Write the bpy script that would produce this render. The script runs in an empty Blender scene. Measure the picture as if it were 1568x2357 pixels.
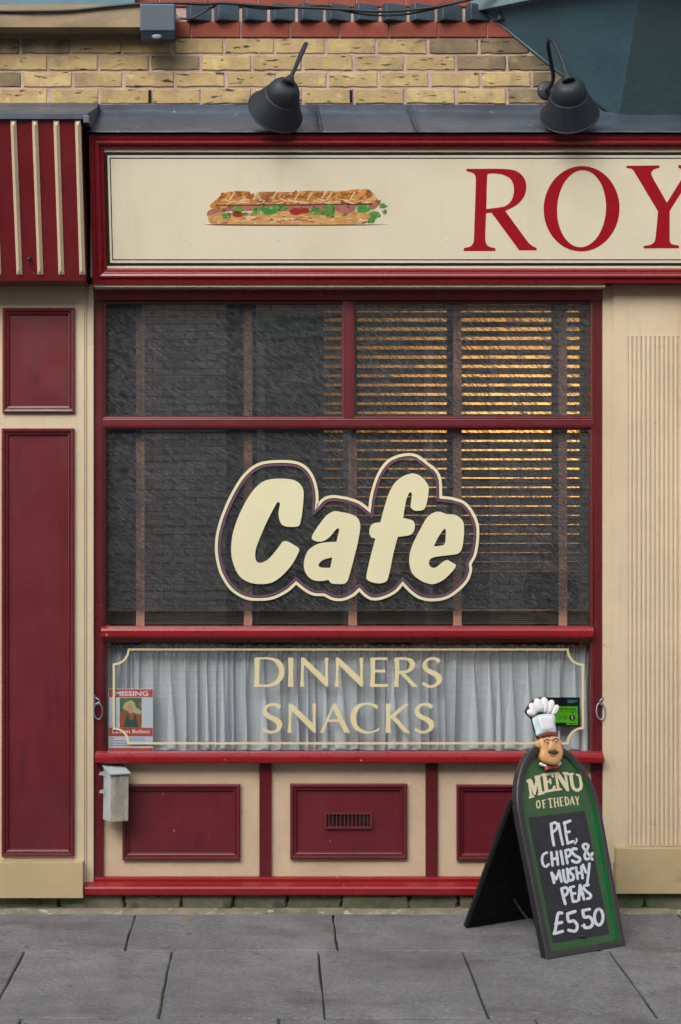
import bpy, bmesh, math, random
from mathutils import Vector, Matrix
from mathutils.geometry import tessellate_polygon
rng = random.Random(7)
scene = bpy.context.scene
COL = scene.collection
# ------------------------------------------------------------------ camera, light, exposure
FOC = 4110.0; CX = 625.0; CY = 1225.0; DIST = 7.9; EYE = 1.667
cam_d = bpy.data.cameras.new("camera"); cam = bpy.data.objects.new("camera", cam_d); COL.objects.link(cam)
cam.location = (0, -DIST, EYE); cam.rotation_euler = (math.radians(90), 0, 0)
cam_d.sensor_fit = 'HORIZONTAL'; cam_d.sensor_width = 36; cam_d.lens = 36*FOC/1568
cam_d.shift_x = (784-CX)/1568; cam_d.shift_y = (CY-1178.5)/1568
cam_d.clip_end = 500; cam_d.clip_start = 0.05
scene.camera = cam
SUN_AZ = math.radians(-155); SUN_EL = math.radians(40)
world = bpy.data.worlds.new("World"); scene.world = world; world.use_nodes = True
wn = world.node_tree.nodes; wl = world.node_tree.links
sky = wn.new('ShaderNodeTexSky'); sky.sky_type = 'NISHITA'; sky.sun_disc = False
sky.sun_elevation = SUN_EL; sky.sun_rotation = SUN_AZ; sky.dust_density = 4; sky.air_density = 1.2; sky.ozone_density = 1
hs = wn.new('ShaderNodeHueSaturation'); hs.inputs['Saturation'].default_value = 0.40
wl.new(sky.outputs[0], hs.inputs['Color']); wl.new(hs.outputs[0], wn['Background'].inputs[0])
wn['Background'].inputs[1].default_value = 0.15
sd = bpy.data.lights.new("sun", 'SUN'); sd.energy = 1.0; sd.angle = math.radians(45); sd.color = (1, .96, .9)
so = bpy.data.objects.new("sun", sd); COL.objects.link(so)
sv = Vector((math.sin(SUN_AZ)*math.cos(SUN_EL), math.cos(SUN_AZ)*math.cos(SUN_EL), math.sin(SUN_EL)))
so.rotation_euler = sv.to_track_quat('Z', 'Y').to_euler(); so.location = (0, -6, 9)
vs = scene.view_settings; vs.view_transform = 'Standard'; vs.look = 'None'; vs.gamma = 1; vs.exposure = 0.62
vs.use_curve_mapping = False
scene.render.engine = 'CYCLES'
scene.cycles.max_bounces = 10; scene.cycles.transparent_max_bounces = 24; scene.cycles.glossy_bounces = 4
scene.cycles.diffuse_bounces = 4; scene.cycles.caustics_reflective = False; scene.cycles.caustics_refractive = False

# ------------------------------------------------------------------ measuring helpers
def W(px, py, y=0.0):            # a point measured on the photo, put at its real distance y from the window wall
    Z = y + DIST
    return Vector(((px-CX)*Z/FOC, y, EYE + (CY-py)*Z/FOC))
SLOPE = 0.0324
def gz(y): return SLOPE*y        # the pavement falls towards the road (y is negative in front of the wall)

class Fr:                        # a local frame: a along u, b along v, c out along n
    def __init__(s, o, u, v, n): s.o, s.u, s.v, s.n = Vector(o), Vector(u).normalized(), Vector(v).normalized(), Vector(n).normalized()
    def p(s, a, b, c=0): return s.o + s.u*a + s.v*b + s.n*c
    def px(s, x, y, c=0):        # photo measurement -> this plane
        C = Vector((0, -DIST, EYE)); d = Vector(((x-CX)/FOC, 1, (CY-y)/FOC))
        t = (s.o-C).dot(s.n)/d.dot(s.n); return C + d*t + s.n*c
    def ab(s, x, y):
        P = s.px(x, y)-s.o; return P.dot(s.u), P.dot(s.v)
FAC = Fr((0, 0, 0), (1, 0, 0), (0, 0, 1), (0, -1, 0))
def FY(y): return Fr((0, y, 0), (1, 0, 0), (0, 0, 1), (0, -1, 0))

# ------------------------------------------------------------------ materials
MATS = {}
def srgb(c):
    return [((v/255)/12.92 if v/255 <= .04045 else ((v/255+.055)/1.055)**2.4) for v in c]
def mat(name, col, rough=.5, var=.08, vs_=5, bump=0.0, bs=90, stains=(), rnd=0.0, metal=0.0, coat=0.0, spec=.5, stretch=(1, 1, 1)):
    """stains: (colour, scale, threshold, softness, stretch xyz, strength)"""
    if name in MATS: return MATS[name]
    m = bpy.data.materials.new(name); m.use_nodes = True; MATS[name] = m
    nt = m.node_tree; N = nt.nodes; L = nt.links; b = N['Principled BSDF']
    geo = N.new('ShaderNodeNewGeometry')
    oi = N.new('ShaderNodeObjectInfo')
    def noise(scale, st=(1, 1, 1), detail=4, off=0):
        mp = N.new('ShaderNodeMapping'); mp.inputs['Scale'].default_value = st; mp.inputs['Location'].default_value = (off, off*1.7, off*.6)
        if len(st) > 3: pass
        L.new(geo.outputs['Position'], mp.inputs['Vector'])
        n = N.new('ShaderNodeTexNoise'); n.inputs['Scale'].default_value = scale; n.inputs['Detail'].default_value = detail
        L.new(mp.outputs[0], n.inputs['Vector']); return n.outputs['Fac']
    def mixc(fac, a, c, mode='MIX'):
        x = N.new('ShaderNodeMix'); x.data_type = 'RGBA'; x.blend_type = mode
        for sock, val in ((x.inputs['Factor'], fac), (x.inputs[6], a), (x.inputs[7], c)):
            if hasattr(val, 'links') or isinstance(val, bpy.types.NodeSocket): L.new(val, sock)
            else: sock.default_value = val if isinstance(val, float) else (*val, 1)
        return x.outputs[2]
    def ramp(f, lo, hi, a=0.0, c=1.0):
        r = N.new('ShaderNodeMapRange'); r.inputs[1].default_value = lo; r.inputs[2].default_value = hi
        r.inputs[3].default_value = a; r.inputs[4].default_value = c; L.new(f, r.inputs[0]); return r.outputs[0]
    lin = srgb(col)
    n1 = noise(vs_, stretch, 6)
    c = mixc(ramp(n1, .3, .7), [v*(1-var) for v in lin], [min(1, v*(1+var)) for v in lin])
    nf = noise(vs_*9, (1, 1, 1), 3, 3.1)
    c = mixc(ramp(nf, .35, .65, 0.0, var*1.2), c, [v*.55 for v in lin])
    if rnd:
        rr = ramp(oi.outputs['Random'], 0, 1, 1-rnd, 1+rnd*.6)
        v = N.new('ShaderNodeVectorMath'); v.operation = 'SCALE'; L.new(c, v.inputs[0]); L.new(rr, v.inputs['Scale']); c = v.outputs[0]
    for i, s in enumerate(stains):
        sc_, th, soft, st, stg = s[1:]
        f = ramp(noise(sc_, st, 5, 7.3+i*3.7), th, th+soft, 0.0, float(stg))
        c = mixc(f, c, srgb(s[0]))
    L.new(c, b.inputs['Base Color'])
    b.inputs['Roughness'].default_value = rough; b.inputs['Metallic'].default_value = metal
    L.new(ramp(noise(vs_*3, (1, 1, 1), 4, 1.3), .3, .7, rough*.82, min(1, rough*1.2)), b.inputs['Roughness'])
    b.inputs['Coat Weight'].default_value = coat; b.inputs['Coat Roughness'].default_value = .15
    b.inputs['Specular IOR Level'].default_value = spec
    if bump:
        bp = N.new('ShaderNodeBump'); bp.inputs['Strength'].default_value = bump; bp.inputs['Distance'].default_value = .004
        L.new(noise(bs, (1, 1, 1), 5, 2.2), bp.inputs['Height']); L.new(bp.outputs[0], b.inputs['Normal'])
    return m
CHIP = ((175, 165, 160), 26, .735, .01, (1, 1, 1), .9)
maroon = mat('maroon_paint', (100, 30, 39), .33, .12, 3, .12, 60, [((70, 34, 40), 2.5, .55, .25, (1, 1, .5), .5), ((150, 122, 120), 45, .735, .01, (1, 1, 1), .8), ((74, 28, 34), 6, .58, .1, (3, 1, .4), .45)], coat=.25)
maroon_d = mat('dark_maroon_paint', (92, 24, 31), .3, .12, 3, .12, 60, [((150, 120, 120), 38, .76, .01, (1, 1, 1), .8)], coat=.25)
dkred = mat('deep_red_paint', (128, 24, 32), .28, .1, 3, .1, 60, [((160, 130, 125), 40, .77, .01, (1, 1, 1), .8)], coat=.4)
brred = mat('bright_red_paint', (134, 20, 28), .3, .1, 4, .12, 60, [((120, 20, 28), 3, .5, .3, (.6, 1, 3), .6), ((200, 150, 140), 40, .715, .01, (1, 1, 1), .8)], coat=.35)
cream = mat('cream_wall_paint', (200, 183, 155), .5, .06, 3, .3, 45, [((150, 132, 108), 4, .60, .15, (7, 1, .45), .28), ((150, 118, 84), 2.2, .55, .35, (1, 1, .35), .5), ((120, 100, 84), 14, .70, .08, (.5, 1, 1.6), .6), ((140, 140, 142), 9, .745, .01, (1, 1, .6), .7)], coat=.1)
cream_rough = mat('textured_cream_paint', (200, 178, 150), .6, .06, 3, .55, 55, [((165, 135, 112), 3, .5, .3, (1, 1, 1), .55), ((120, 110, 100), 7, .66, .12, (1.2, 1, 1.2), .45)])
plinthc = mat('ochre_cream_plinth_paint', (178, 160, 122), .5, .07, 3, .25, 40, [((120, 104, 84), 6, .62, .12, (.6, 1, 1.3), .5), ((90, 80, 66), 40, .71, .02, (.5, 1, 1.3), .7)])
signc = mat('cream_sign_paint', (228, 219, 194), .42, .03, 2, .05, 60, [((196, 182, 154), 3, .58, .2, (5, 1, .6), .22), ((190, 172, 140), 2, .55, .3, (1, 1, 1), .4), ((175, 160, 130), 22, .74, .02, (1, 1, 1), .35)], coat=.1)
signred = mat('sign_letter_red', (160, 16, 30), .4, .06, 8)
black = mat('black_line_paint', (34, 36, 36), .4, .05)
lettc = mat('cream_letter_paint', (214, 208, 172), .5, .03, 6)
lettg = mat('pale_gold_letter_paint', (212, 200, 156), .5, .04, 6)
purple = mat('plum_outline_paint', (96, 62, 86), .5, .05)
lead = mat('lead_sheet', (76, 86, 100), .42, .22, 4, .5, 12, [((60, 68, 80), 3, .48, .25, (.6, 1, 1), .7), ((150, 156, 162), 11, .68, .05, (1, 1, 1), .6), ((200, 200, 200), 60, .74, .01, (1, 1, 1), .8)], metal=.25)
lampm = mat('dark_lamp_enamel', (26, 34, 44), .6, .2, 10, .15, 40, [((58, 46, 40), 7, .56, .2, (1, 1, 1), .5), ((120, 130, 140), 60, .77, .01, (1, 1, 1), .6)])
lampw = mat('lamp_inner_white', (190, 188, 176), .5, .08)
worn = mat('worn_pale_metal', (125, 140, 150), .45, .2, 20, .2)
teal = mat('teal_render_paint', (70, 98, 110), .55, .14, 3, .5, 35, [((94, 126, 136), 2.2, .5, .3, (1, 1, .6), .6), ((66, 88, 94), 4, .56, .25, (1, 1, 1), .6), ((150, 165, 170), 60, .76, .01, (.5, 1, 1), .6)])
teal2 = mat('teal_paint_front_lightened', (80, 104, 110), .55, .14, 3, .5, 35, [((90, 102, 98), 2.6, .5, .3, (1, 1, .5), .7)])  # same teal, lightened to make up for little light on the down-facing front
dkplastic = mat('slate_plastic', (56, 70, 84), .35, .1, 8, .06, 60)
cablem = mat('black_cable', (26, 28, 32), .4, .1)
whitep = mat('off_white_plastic', (190, 185, 178), .5, .1)
brick_y = mat('yellow_stock_brick', (182, 160, 114), .85, .16, 7, .8, 70,
   [((160, 132, 98), 12, .45, .14, (1, 1, 1), .6), ((124, 110, 92), 6, .56, .12, (1, 1, .8), .6), ((176, 148, 128), 9, .58, .12, (1.2, 1, 1), .55), ((70, 56, 44), 34, .63, .03, (.45, 1, 2), .9), ((62, 50, 42), 20, .645, .03, (.5, 1, 2.4), .95), ((206, 186, 130), 16, .64, .06, (1, 1, 1), .5), ((80, 76, 66), 3.0, .60, .1, (1, 1, 1.4), .6)], rnd=.2, spec=.2)
brick_s = mat('sooted_stock_brick', (140, 124, 98), .88, .18, 7, .8, 70,
   [((84, 76, 62), 5, .44, .16, (1, 1, 1), .8), ((52, 44, 38), 20, .64, .03, (.5, 1, 2.4), .95), ((170, 150, 104), 9, .62, .08, (1, 1, 1), .6)], rnd=.22, spec=.2)
brick_r = mat('red_facing_brick', (138, 72, 58), .8, .08, 8, .35, 90, [((110, 52, 44), 5, .6, .15, (1, 1, 1), .5), ((70, 60, 55), 30, .72, .03, (1, 1, 1), .6)], rnd=.1, spec=.25)
brick_b = mat('blue_engineering_brick', (60, 74, 88), .5, .15, 8, .3, 60, [((40, 46, 54), 6, .5, .2, (1, 1, 1), .6)], rnd=.15)
mortar = mat('pinkish_mortar', (178, 156, 146), .95, .14, 12, 1.0, 60, [((120, 104, 96), 4, .5, .2, (1, 1, 1), .6)], spec=.15)
stonec = mat('buff_stone', (150, 132, 106), .8, .12, 5, .5, 60, [((84, 74, 60), 2.5, .56, .2, (.5, 1, 1.5), .8)], spec=.2)
slabm = mat('paving_concrete', (118, 118, 121), .85, .18, 7, 1.0, 120, [((84, 83, 86), 55, .50, .1, (1, 1.8, 1), .45), ((144, 144, 147), 48, .55, .1, (1, 1.8, 1), .45), ((84, 76, 68), 3.2, .54, .14, (.7, 1.6, 1), .5), ((60, 59, 58), 16, .70, .02, (1, 1, 1), .6), ((150, 148, 146), 13, .715, .02, (1, 1, 1), .55), ((96, 95, 97), 1.8, .48, .25, (1, 1, 1), .6), ((146, 146, 148), 2.4, .58, .15, (1, 1, 1), .5), ((158, 158, 158), 90, .66, .04, (1, 1, 1), .5), ((66, 66, 68), 70, .66, .04, (1, 1, 1), .6), ((60, 58, 55), 9, .70, .03, (1, 1, 1), .5)], rnd=.16, spec=.25)
jointm = mat('mossy_joint_grit', (78, 74, 62), .95, .3, 40, 1, 80, [((62, 78, 34), 3, .60, .06, (1, 1, 1), .8)], spec=.1)
fillm = mat('mortar_fillet', (134, 126, 110), .9, .2, 12, 1, 60, [((84, 90, 62), 5, .5, .15, (1, 1, 1), .7), ((190, 182, 168), 22, .60, .08, (1, 1, 1), .7)], spec=.2)
plstone = mat('mossy_plinth_stone', (102, 102, 88), .9, .25, 10, 1.4, 40, [((70, 92, 52), 6, .52, .15, (1, 1, 1), .7), ((60, 60, 50), 9, .60, .1, (1, 1, 1), .8), ((130, 140, 120), 8, .64, .1, (1, 1, 1), .5)], rnd=.2, spec=.15)
galv = mat('galvanised_steel', (150, 162, 172), .35, .12, 30, .1, metal=.8)
boxm = mat('weathered_zinc', (152, 148, 140), .75, .12, 14, .3, 50, [((184, 168, 150), 14, .5, .08, (1, 1, .4), .8), ((110, 112, 112), 20, .56, .06, (1, 1, .4), .7)], spec=.25)
boxside = mat('lightened_zinc', (170, 180, 182), .5, .06, 8, .15)  # lighter copy of the zinc, the lit look put into its colour
ventm = mat('terracotta_red_paint', (98, 36, 36), .5, .15, 12, .3)
darkm = mat('dark_void', (10, 10, 10), .9, .1)
slatm = mat('grey_blind_slat', (50, 48, 50), .7, .05)
tapem = mat('dusty_pink_tape', (206, 150, 130), .8, .06)
boardblk = mat('black_board_paint', (30, 34, 42), .38, .2, 12, .2, 60, [((58, 50, 50), 5, .5, .2, (1, 1, 1), .6), ((120, 130, 150), 50, .74, .01, (1, 1, 1), .7)])
boardface = mat('worn_black_frame', (52, 46, 47), .45, .2, 12, .2, 60, [((30, 32, 38), 5, .5, .2, (1, 1, 1), .6), ((150, 140, 130), 55, .73, .01, (1, 1, 1), .8)])
boardgrn = mat('board_green', (48, 82, 46), .5, .12, 6)
boardlip = mat('board_green_lip', (14, 96, 46), .45, .08, 6)
chalkb = mat('chalkboard_black', (36, 36, 42), .6, .14, 6, .05)
backb = mat('back_board_black', (16, 17, 19), .7, .2, 10, 0, 60, [((90, 94, 98), 18, .73, .02, (1, 1, 1), .5)], spec=.2)
chalk = mat('white_chalk_pen', (206, 210, 220), .8, .1, 60)
menuc = mat('menu_cream_paint', (212, 202, 168), .6, .05)
skinp = mat('painted_skin', (208, 158, 106), .5, .12, 10, .1)
skind = mat('painted_skin_shade', (170, 108, 62), .5, .1, 10)
hatw = mat('painted_hat_white', (228, 228, 230), .5, .05, 14, .3, 30)
hatb = mat('painted_hat_blue', (192, 214, 220), .5, .06, 14)
crim = mat('painted_crimson', (126, 34, 40), .45, .1, 10)
darkbr = mat('painted_dark_brown', (60, 40, 38), .5, .1)
tash = mat('painted_moustache', (66, 50, 56), .5, .1)
chainm = mat('chain_steel', (110, 115, 120), .4, .1, metal=.8)
asph = mat('asphalt', (66, 66, 68), .9, .15, 5, 1, 60)

def glass_mat():
    m = bpy.data.materials.new('window_glass'); m.use_nodes = True; nt = m.node_tree; N = nt.nodes; L = nt.links
    N.remove(N['Principled BSDF']); out = N['Material Output']
    t = N.new('ShaderNodeBsdfTransparent'); t.inputs[0].default_value = (.95, .965, .96, 1)
    g = N.new('ShaderNodeBsdfGlossy'); g.inputs['Roughness'].default_value = .0
    fr = N.new('ShaderNodeFresnel'); fr.inputs[0].default_value = 1.55
    geo = N.new('ShaderNodeNewGeometry'); n = N.new('ShaderNodeTexNoise'); n.inputs['Scale'].default_value = 2.2; n.inputs['Detail'].default_value = 1
    L.new(geo.outputs['Position'], n.inputs['Vector']); bp = N.new('ShaderNodeBump'); bp.inputs['Strength'].default_value = .06; bp.inputs['Distance'].default_value = .004
    L.new(n.outputs['Fac'], bp.inputs['Height']); L.new(bp.outputs[0], g.inputs['Normal'])
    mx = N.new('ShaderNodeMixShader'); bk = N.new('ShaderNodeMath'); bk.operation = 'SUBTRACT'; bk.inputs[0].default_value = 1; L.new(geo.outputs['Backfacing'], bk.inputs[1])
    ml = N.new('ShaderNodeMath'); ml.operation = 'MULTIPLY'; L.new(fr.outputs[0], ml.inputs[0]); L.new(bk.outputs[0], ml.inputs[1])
    m2 = N.new('ShaderNodeMath'); m2.operation = 'MULTIPLY'; m2.inputs[1].default_value = 2.9; m2.use_clamp = True; L.new(ml.outputs[0], m2.inputs[0])   # reflection multiplied up so the street shows brighter in the panes
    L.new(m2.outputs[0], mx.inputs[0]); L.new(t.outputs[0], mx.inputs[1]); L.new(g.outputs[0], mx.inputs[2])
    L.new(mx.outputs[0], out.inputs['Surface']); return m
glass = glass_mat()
def film_mat():
    m = bpy.data.materials.new('patterned_window_film'); m.use_nodes = True; nt = m.node_tree; N = nt.nodes; L = nt.links
    b = N['Principled BSDF']; out = N['Material Output']; b.inputs['Base Color'].default_value = (*srgb((76, 75, 79)), 1); b.inputs['Roughness'].default_value = .6
    t = N.new('ShaderNodeBsdfTransparent')
    geo = N.new('ShaderNodeNewGeometry')
    def nz(rot, sc, stretch):
        r = N.new('ShaderNodeMapping'); r.inputs['Rotation'].default_value = (0, math.radians(rot), 0); L.new(geo.outputs['Position'], r.inputs['Vector'])
        s = N.new('ShaderNodeMapping'); s.inputs['Scale'].default_value = stretch; L.new(r.outputs[0], s.inputs['Vector'])
        n = N.new('ShaderNodeTexNoise'); n.inputs['Scale'].default_value = sc; n.inputs['Detail'].default_value = 2; L.new(s.outputs[0], n.inputs['Vector']); return n.outputs['Fac']
    a = nz(-34, 40, (1, 1, 4.6)); big = nz(0, 9, (1, 1, 1))
    r = N.new('ShaderNodeMapRange'); r.inputs[1].default_value = .45; r.inputs[2].default_value = .56; r.inputs[3].default_value = .34; r.inputs[4].default_value = .88; L.new(a, r.inputs[0])
    r2 = N.new('ShaderNodeMapRange'); r2.inputs[1].default_value = .35; r2.inputs[2].default_value = .65; r2.inputs[3].default_value = .8; r2.inputs[4].default_value = 1.08; L.new(big, r2.inputs[0])
    mu = N.new('ShaderNodeMath'); mu.operation = 'MULTIPLY'; L.new(r.outputs[0], mu.inputs[0]); L.new(r2.outputs[0], mu.inputs[1])
    mx = N.new('ShaderNodeMixShader'); L.new(mu.outputs[0], mx.inputs[0]); L.new(t.outputs[0], mx.inputs[1]); L.new(b.outputs[0], mx.inputs[2])
    L.new(mx.outputs[0], out.inputs['Surface']); return m
film = film_mat()
def net_mat():
    m = bpy.data.materials.new('white_net_fabric'); m.use_nodes = True; nt = m.node_tree; N = nt.nodes; L = nt.links
    b = N['Principled BSDF']; out = N['Material Output']; b.inputs['Base Color'].default_value = (*srgb((240, 246, 255)), 1); b.inputs['Roughness'].default_value = .9
    tl = N.new('ShaderNodeBsdfTranslucent'); tl.inputs[0].default_value = (.85, .87, .9, 1)
    t = N.new('ShaderNodeBsdfTransparent'); m1 = N.new('ShaderNodeMixShader'); m1.inputs[0].default_value = .06
    L.new(b.outputs[0], m1.inputs[1]); L.new(tl.outputs[0], m1.inputs[2])
    m2 = N.new('ShaderNodeMixShader'); m2.inputs[0].default_value = .32; L.new(m1.outputs[0], m2.inputs[1]); L.new(t.outputs[0], m2.inputs[2])
    L.new(m2.outputs[0], out.inputs['Surface']); return m
net = net_mat()

# ------------------------------------------------------------------ object helpers
def link(name, me, m, parent=None, label=None):
    o = bpy.data.objects.new(name, me); COL.objects.link(o)
    if m is not None and not me.materials: me.materials.append(m)
    if parent: o.parent = parent
    if label: o['label'] = label
    return o
def thing(name, label, cat, group=None, loc=None):
    o = bpy.data.objects.new(name, None); COL.objects.link(o); o['label'] = label; o['category'] = cat
    o.empty_display_size = .05
    if group: o['group'] = group
    if loc is not None: o.location = (0, 0, 0)
    return o
def tag(o, label, cat, group=None):
    o['label'] = label; o['category'] = cat
    if group: o['group'] = group
    return o
def struct(o): o['kind'] = 'structure'; return o
def stuff(o): o['kind'] = 'stuff'; return o
def mk(name, verts, faces, m, parent=None, smooth=False, label=None, bevel=0, seg=2):
    bm = bmesh.new(); vv = [bm.verts.new(v) for v in verts]
    for f in faces:
        try: bm.faces.new([vv[i] for i in f])
        except ValueError: pass
    bmesh.ops.remove_doubles(bm, verts=bm.verts, dist=1e-6)
    bmesh.ops.recalc_face_normals(bm, faces=bm.faces)
    if bevel: bmesh.ops.bevel(bm, geom=list(bm.edges), offset=bevel, segments=seg, affect='EDGES', profile=.6)
    me = bpy.data.meshes.new(name); bm.to_mesh(me); bm.free()
    if smooth:
        for p in me.polygons: p.use_smooth = True
    return link(name, me, m, parent, label)
BOXF = [(0, 1, 2, 3), (7, 6, 5, 4), (0, 4, 5, 1), (1, 5, 6, 2), (2, 6, 7, 3), (3, 7, 4, 0)]
def box(name, fr, a0, a1, b0, b1, c0, c1, m, parent=None, bevel=.002, **k):
    V = [fr.p(a, b, c) for c in (c1, c0) for a, b in ((a0, b0), (a1, b0), (a1, b1), (a0, b1))]
    return mk(name, V, BOXF, m, parent, bevel=bevel, **k)
def pbox(name, x0, y0, x1, y1, yf, yb, m, parent=None, bevel=.002, **k):   # front face measured on the photo, at depth yf, solid back to yb
    A = W(x0, y1, yf); B = W(x1, y0, yf)
    return box(name, FAC, A.x, B.x, A.z, B.z, -yb, -yf, m, parent, bevel, **k)
def multibox(name, boxes, m, parent=None, bevel=0, **k):   # boxes: (frame,a0,a1,b0,b1,c0,c1)
    V = []; F = []
    for fr, a0, a1, b0, b1, c0, c1 in boxes:
        n = len(V); V += [fr.p(a, b, c) for c in (c1, c0) for a, b in ((a0, b0), (a1, b0), (a1, b1), (a0, b1))]
        F += [tuple(i+n for i in f) for f in BOXF]
    return mk(name, V, F, m, parent, bevel=bevel, **k)
def prof_x(name, x0, x1, pts, m, parent=None, **k):        # profile (y,z) run along x
    n = len(pts); V = [Vector((x, y, z)) for x in (x0, x1) for y, z in pts]
    F = [(i, (i+1) % n, n+(i+1) % n, n+i) for i in range(n)]+[tuple(range(n)), tuple(range(2*n-1, n-1, -1))]
    return mk(name, V, F, m, parent, **k)
def frame(name, fr, a0, b0, a1, b1, prof, m, parent=None, **k):   # mitred rectangular moulding; prof (inset, height)
    V = []; F = []
    for i, c in prof: V += [fr.p(a0+i, b0+i, c), fr.p(a1-i, b0+i, c), fr.p(a1-i, b1-i, c), fr.p(a0+i, b1-i, c)]
    for r in range(len(prof)-1):
        for j in range(4): F.append((4*r+j, 4*r+(j+1) % 4, 4*(r+1)+(j+1) % 4, 4*(r+1)+j))
    return mk(name, V, F, m, parent, **k)
def cat(pts, closed=False, n=5):
    P = [Vector(p) for p in pts]; out = []; N = len(P)
    for i in range(N if closed else N-1):
        p1, p2 = P[i], P[(i+1) % N]
        p0 = P[(i-1) % N] if (closed or i > 0) else p1; p3 = P[(i+2) % N] if (closed or i < N-2) else p2
        for j in range(n):
            t = j/n; out.append(.5*((2*p1)+(p2-p0)*t+(2*p0-5*p1+4*p2-p3)*t*t+(3*p1-p0-3*p2+p3)*t**3))
    if not closed: out.append(P[-1])
    return out
def tube_data(pts, r, n=10, closed=False):
    P = [Vector(p) for p in pts]; V = []; F = []; K = len(P); up = None
    for i, p in enumerate(P):
        a = P[i-1] if (i > 0 or closed) else p; b = P[(i+1) % K] if (i < K-1 or closed) else p
        t = (b-a).normalized()
        if up is None: up = t.orthogonal().normalized()
        up = (up - t*up.dot(t)).normalized(); s = t.cross(up)
        rr = r[i] if isinstance(r, (list, tuple)) else r
        V += [p+(up*math.cos(2*math.pi*k/n)+s*math.sin(2*math.pi*k/n))*rr for k in range(n)]
    for i in range(K if closed else K-1):
        for k in range(n):
            j = (i+1) % K; F.append((i*n+k, i*n+(k+1) % n, j*n+(k+1) % n, j*n+k))
    if not closed: F += [tuple(range(n)), tuple(range(len(V)-1, len(V)-n-1, -1))]
    return V, F
def tube(name, pts, r, m, parent=None, n=10, closed=False, **k):
    V, F = tube_data(pts, r, n, closed); return mk(name, V, F, m, parent, smooth=True, **k)
def lathe(name, o, ax, prof, m, parent=None, n=40, **k):    # prof (t along axis, radius)
    ax = Vector(ax).normalized(); u = ax.orthogonal().normalized(); w = ax.cross(u); V = []; F = []
    for t, r in prof: V += [Vector(o)+ax*t+(u*math.cos(2*math.pi*j/n)+w*math.sin(2*math.pi*j/n))*max(r, 1e-5) for j in range(n)]
    for i in range(len(prof)-1):
        for j in range(n): F.append((i*n+j, i*n+(j+1) % n, (i+1)*n+(j+1) % n, (i+1)*n+j))
    return mk(name, V, F, m, parent, smooth=True, **k)
# flat painted shapes -------------------------------------------------------
def sm(pts, n=5):            # closed outline; a third element marks a sharp corner
    N = len(pts); out = []
    for i in range(N):
        a, b = pts[i], pts[(i+1) % N]; p0, p3 = pts[(i-1) % N], pts[(i+2) % N]
        A, B = Vector(a[:2]), Vector(b[:2])
        d = (B-A).length
        ta = (B-A) if len(a) > 2 else (B-Vector(p0[:2]))*.5
        tb = (B-A) if len(b) > 2 else (Vector(p3[:2])-A)*.5
        if len(a) > 2 and len(b) > 2: out.append(A); continue
        if ta.length > d: ta *= d/ta.length
        if tb.length > d: tb *= d/tb.length
        for j in range(n):
            t = j/n; h1 = 2*t**3-3*t*t+1; h2 = t**3-2*t*t+t; h3 = -2*t**3+3*t*t; h4 = t**3-t*t
            out.append(A*h1+ta*h2+B*h3+tb*h4)
    return out
def flat(name, loops, mp, thick, m, parent=None, base=0.0, **k):   # mp(x,y,height) -> point
    L3 = [[Vector((p[0], p[1], 0)) for p in l] for l in loops]
    tris = tessellate_polygon(L3); P = [p for l in L3 for p in l]; n = len(P)
    V = [mp(p.x, p.y, base+thick) for p in P]+[mp(p.x, p.y, base) for p in P]; F = [tuple(t) for t in tris]
    s = 0
    for l in L3:
        for i in range(len(l)): j = (i+1) % len(l); F.append((s+i, s+j, n+s+j, n+s+i))
        s += len(l)
    me = bpy.data.meshes.new(name); me.from_pydata([tuple(v) for v in V], [], F); me.update()
    return link(name, me, m, parent, k.get('label'))
def ribbon_loops(pts, w, closed=False):
    P = [Vector(p[:2]) for p in pts]; K = len(P); Lf = []; Rt = []
    for i in range(K):
        a = P[i-1] if (i > 0 or closed) else None; b = P[(i+1) % K] if (i < K-1 or closed) else None
        d1 = (P[i]-a).normalized() if a is not None else (b-P[i]).normalized()
        d2 = (b-P[i]).normalized() if b is not None else d1
        n1 = Vector((-d1.y, d1.x)); n2 = Vector((-d2.y, d2.x)); nn = (n1+n2)
        nn = nn.normalized() if nn.length > .05 else n1
        s = 1/max(.45, nn.dot(n1)); ww = (w[i] if isinstance(w, list) else w)/2
        Lf.append(P[i]+nn*ww*s); Rt.append(P[i]-nn*ww*s)
    return Lf, Rt
def stroke(pts, w, sm_=True):      # brush stroke with rounded ends
    P = cat([(*p[:2], 0) for p in pts], n=5) if (sm_ and len(pts) > 2) else [Vector((*p[:2], 0)) for p in pts]
    Lf, Rt = ribbon_loops(P, w)
    n = len(Lf); V = [tuple(p) for p in Lf]+[tuple(p) for p in Rt]; F = [(k, k+1, n+k+1, n+k) for k in range(n-1)]
    for c, a, ia, ib in ((P[-1].to_2d(), Lf[-1], n-1, 2*n-1), (P[0].to_2d(), Rt[0], n, 0)):
        r = (a-c).length; t0 = math.atan2((a-c).y, (a-c).x); b0_ = len(V)
        V += [tuple(c+Vector((math.cos(t0-math.pi*k/5), math.sin(t0-math.pi*k/5)))*r) for k in range(1, 5)]
        F.append((ia, b0_, b0_+1, b0_+2, b0_+3, ib))
    return ('S', V, F)
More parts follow.
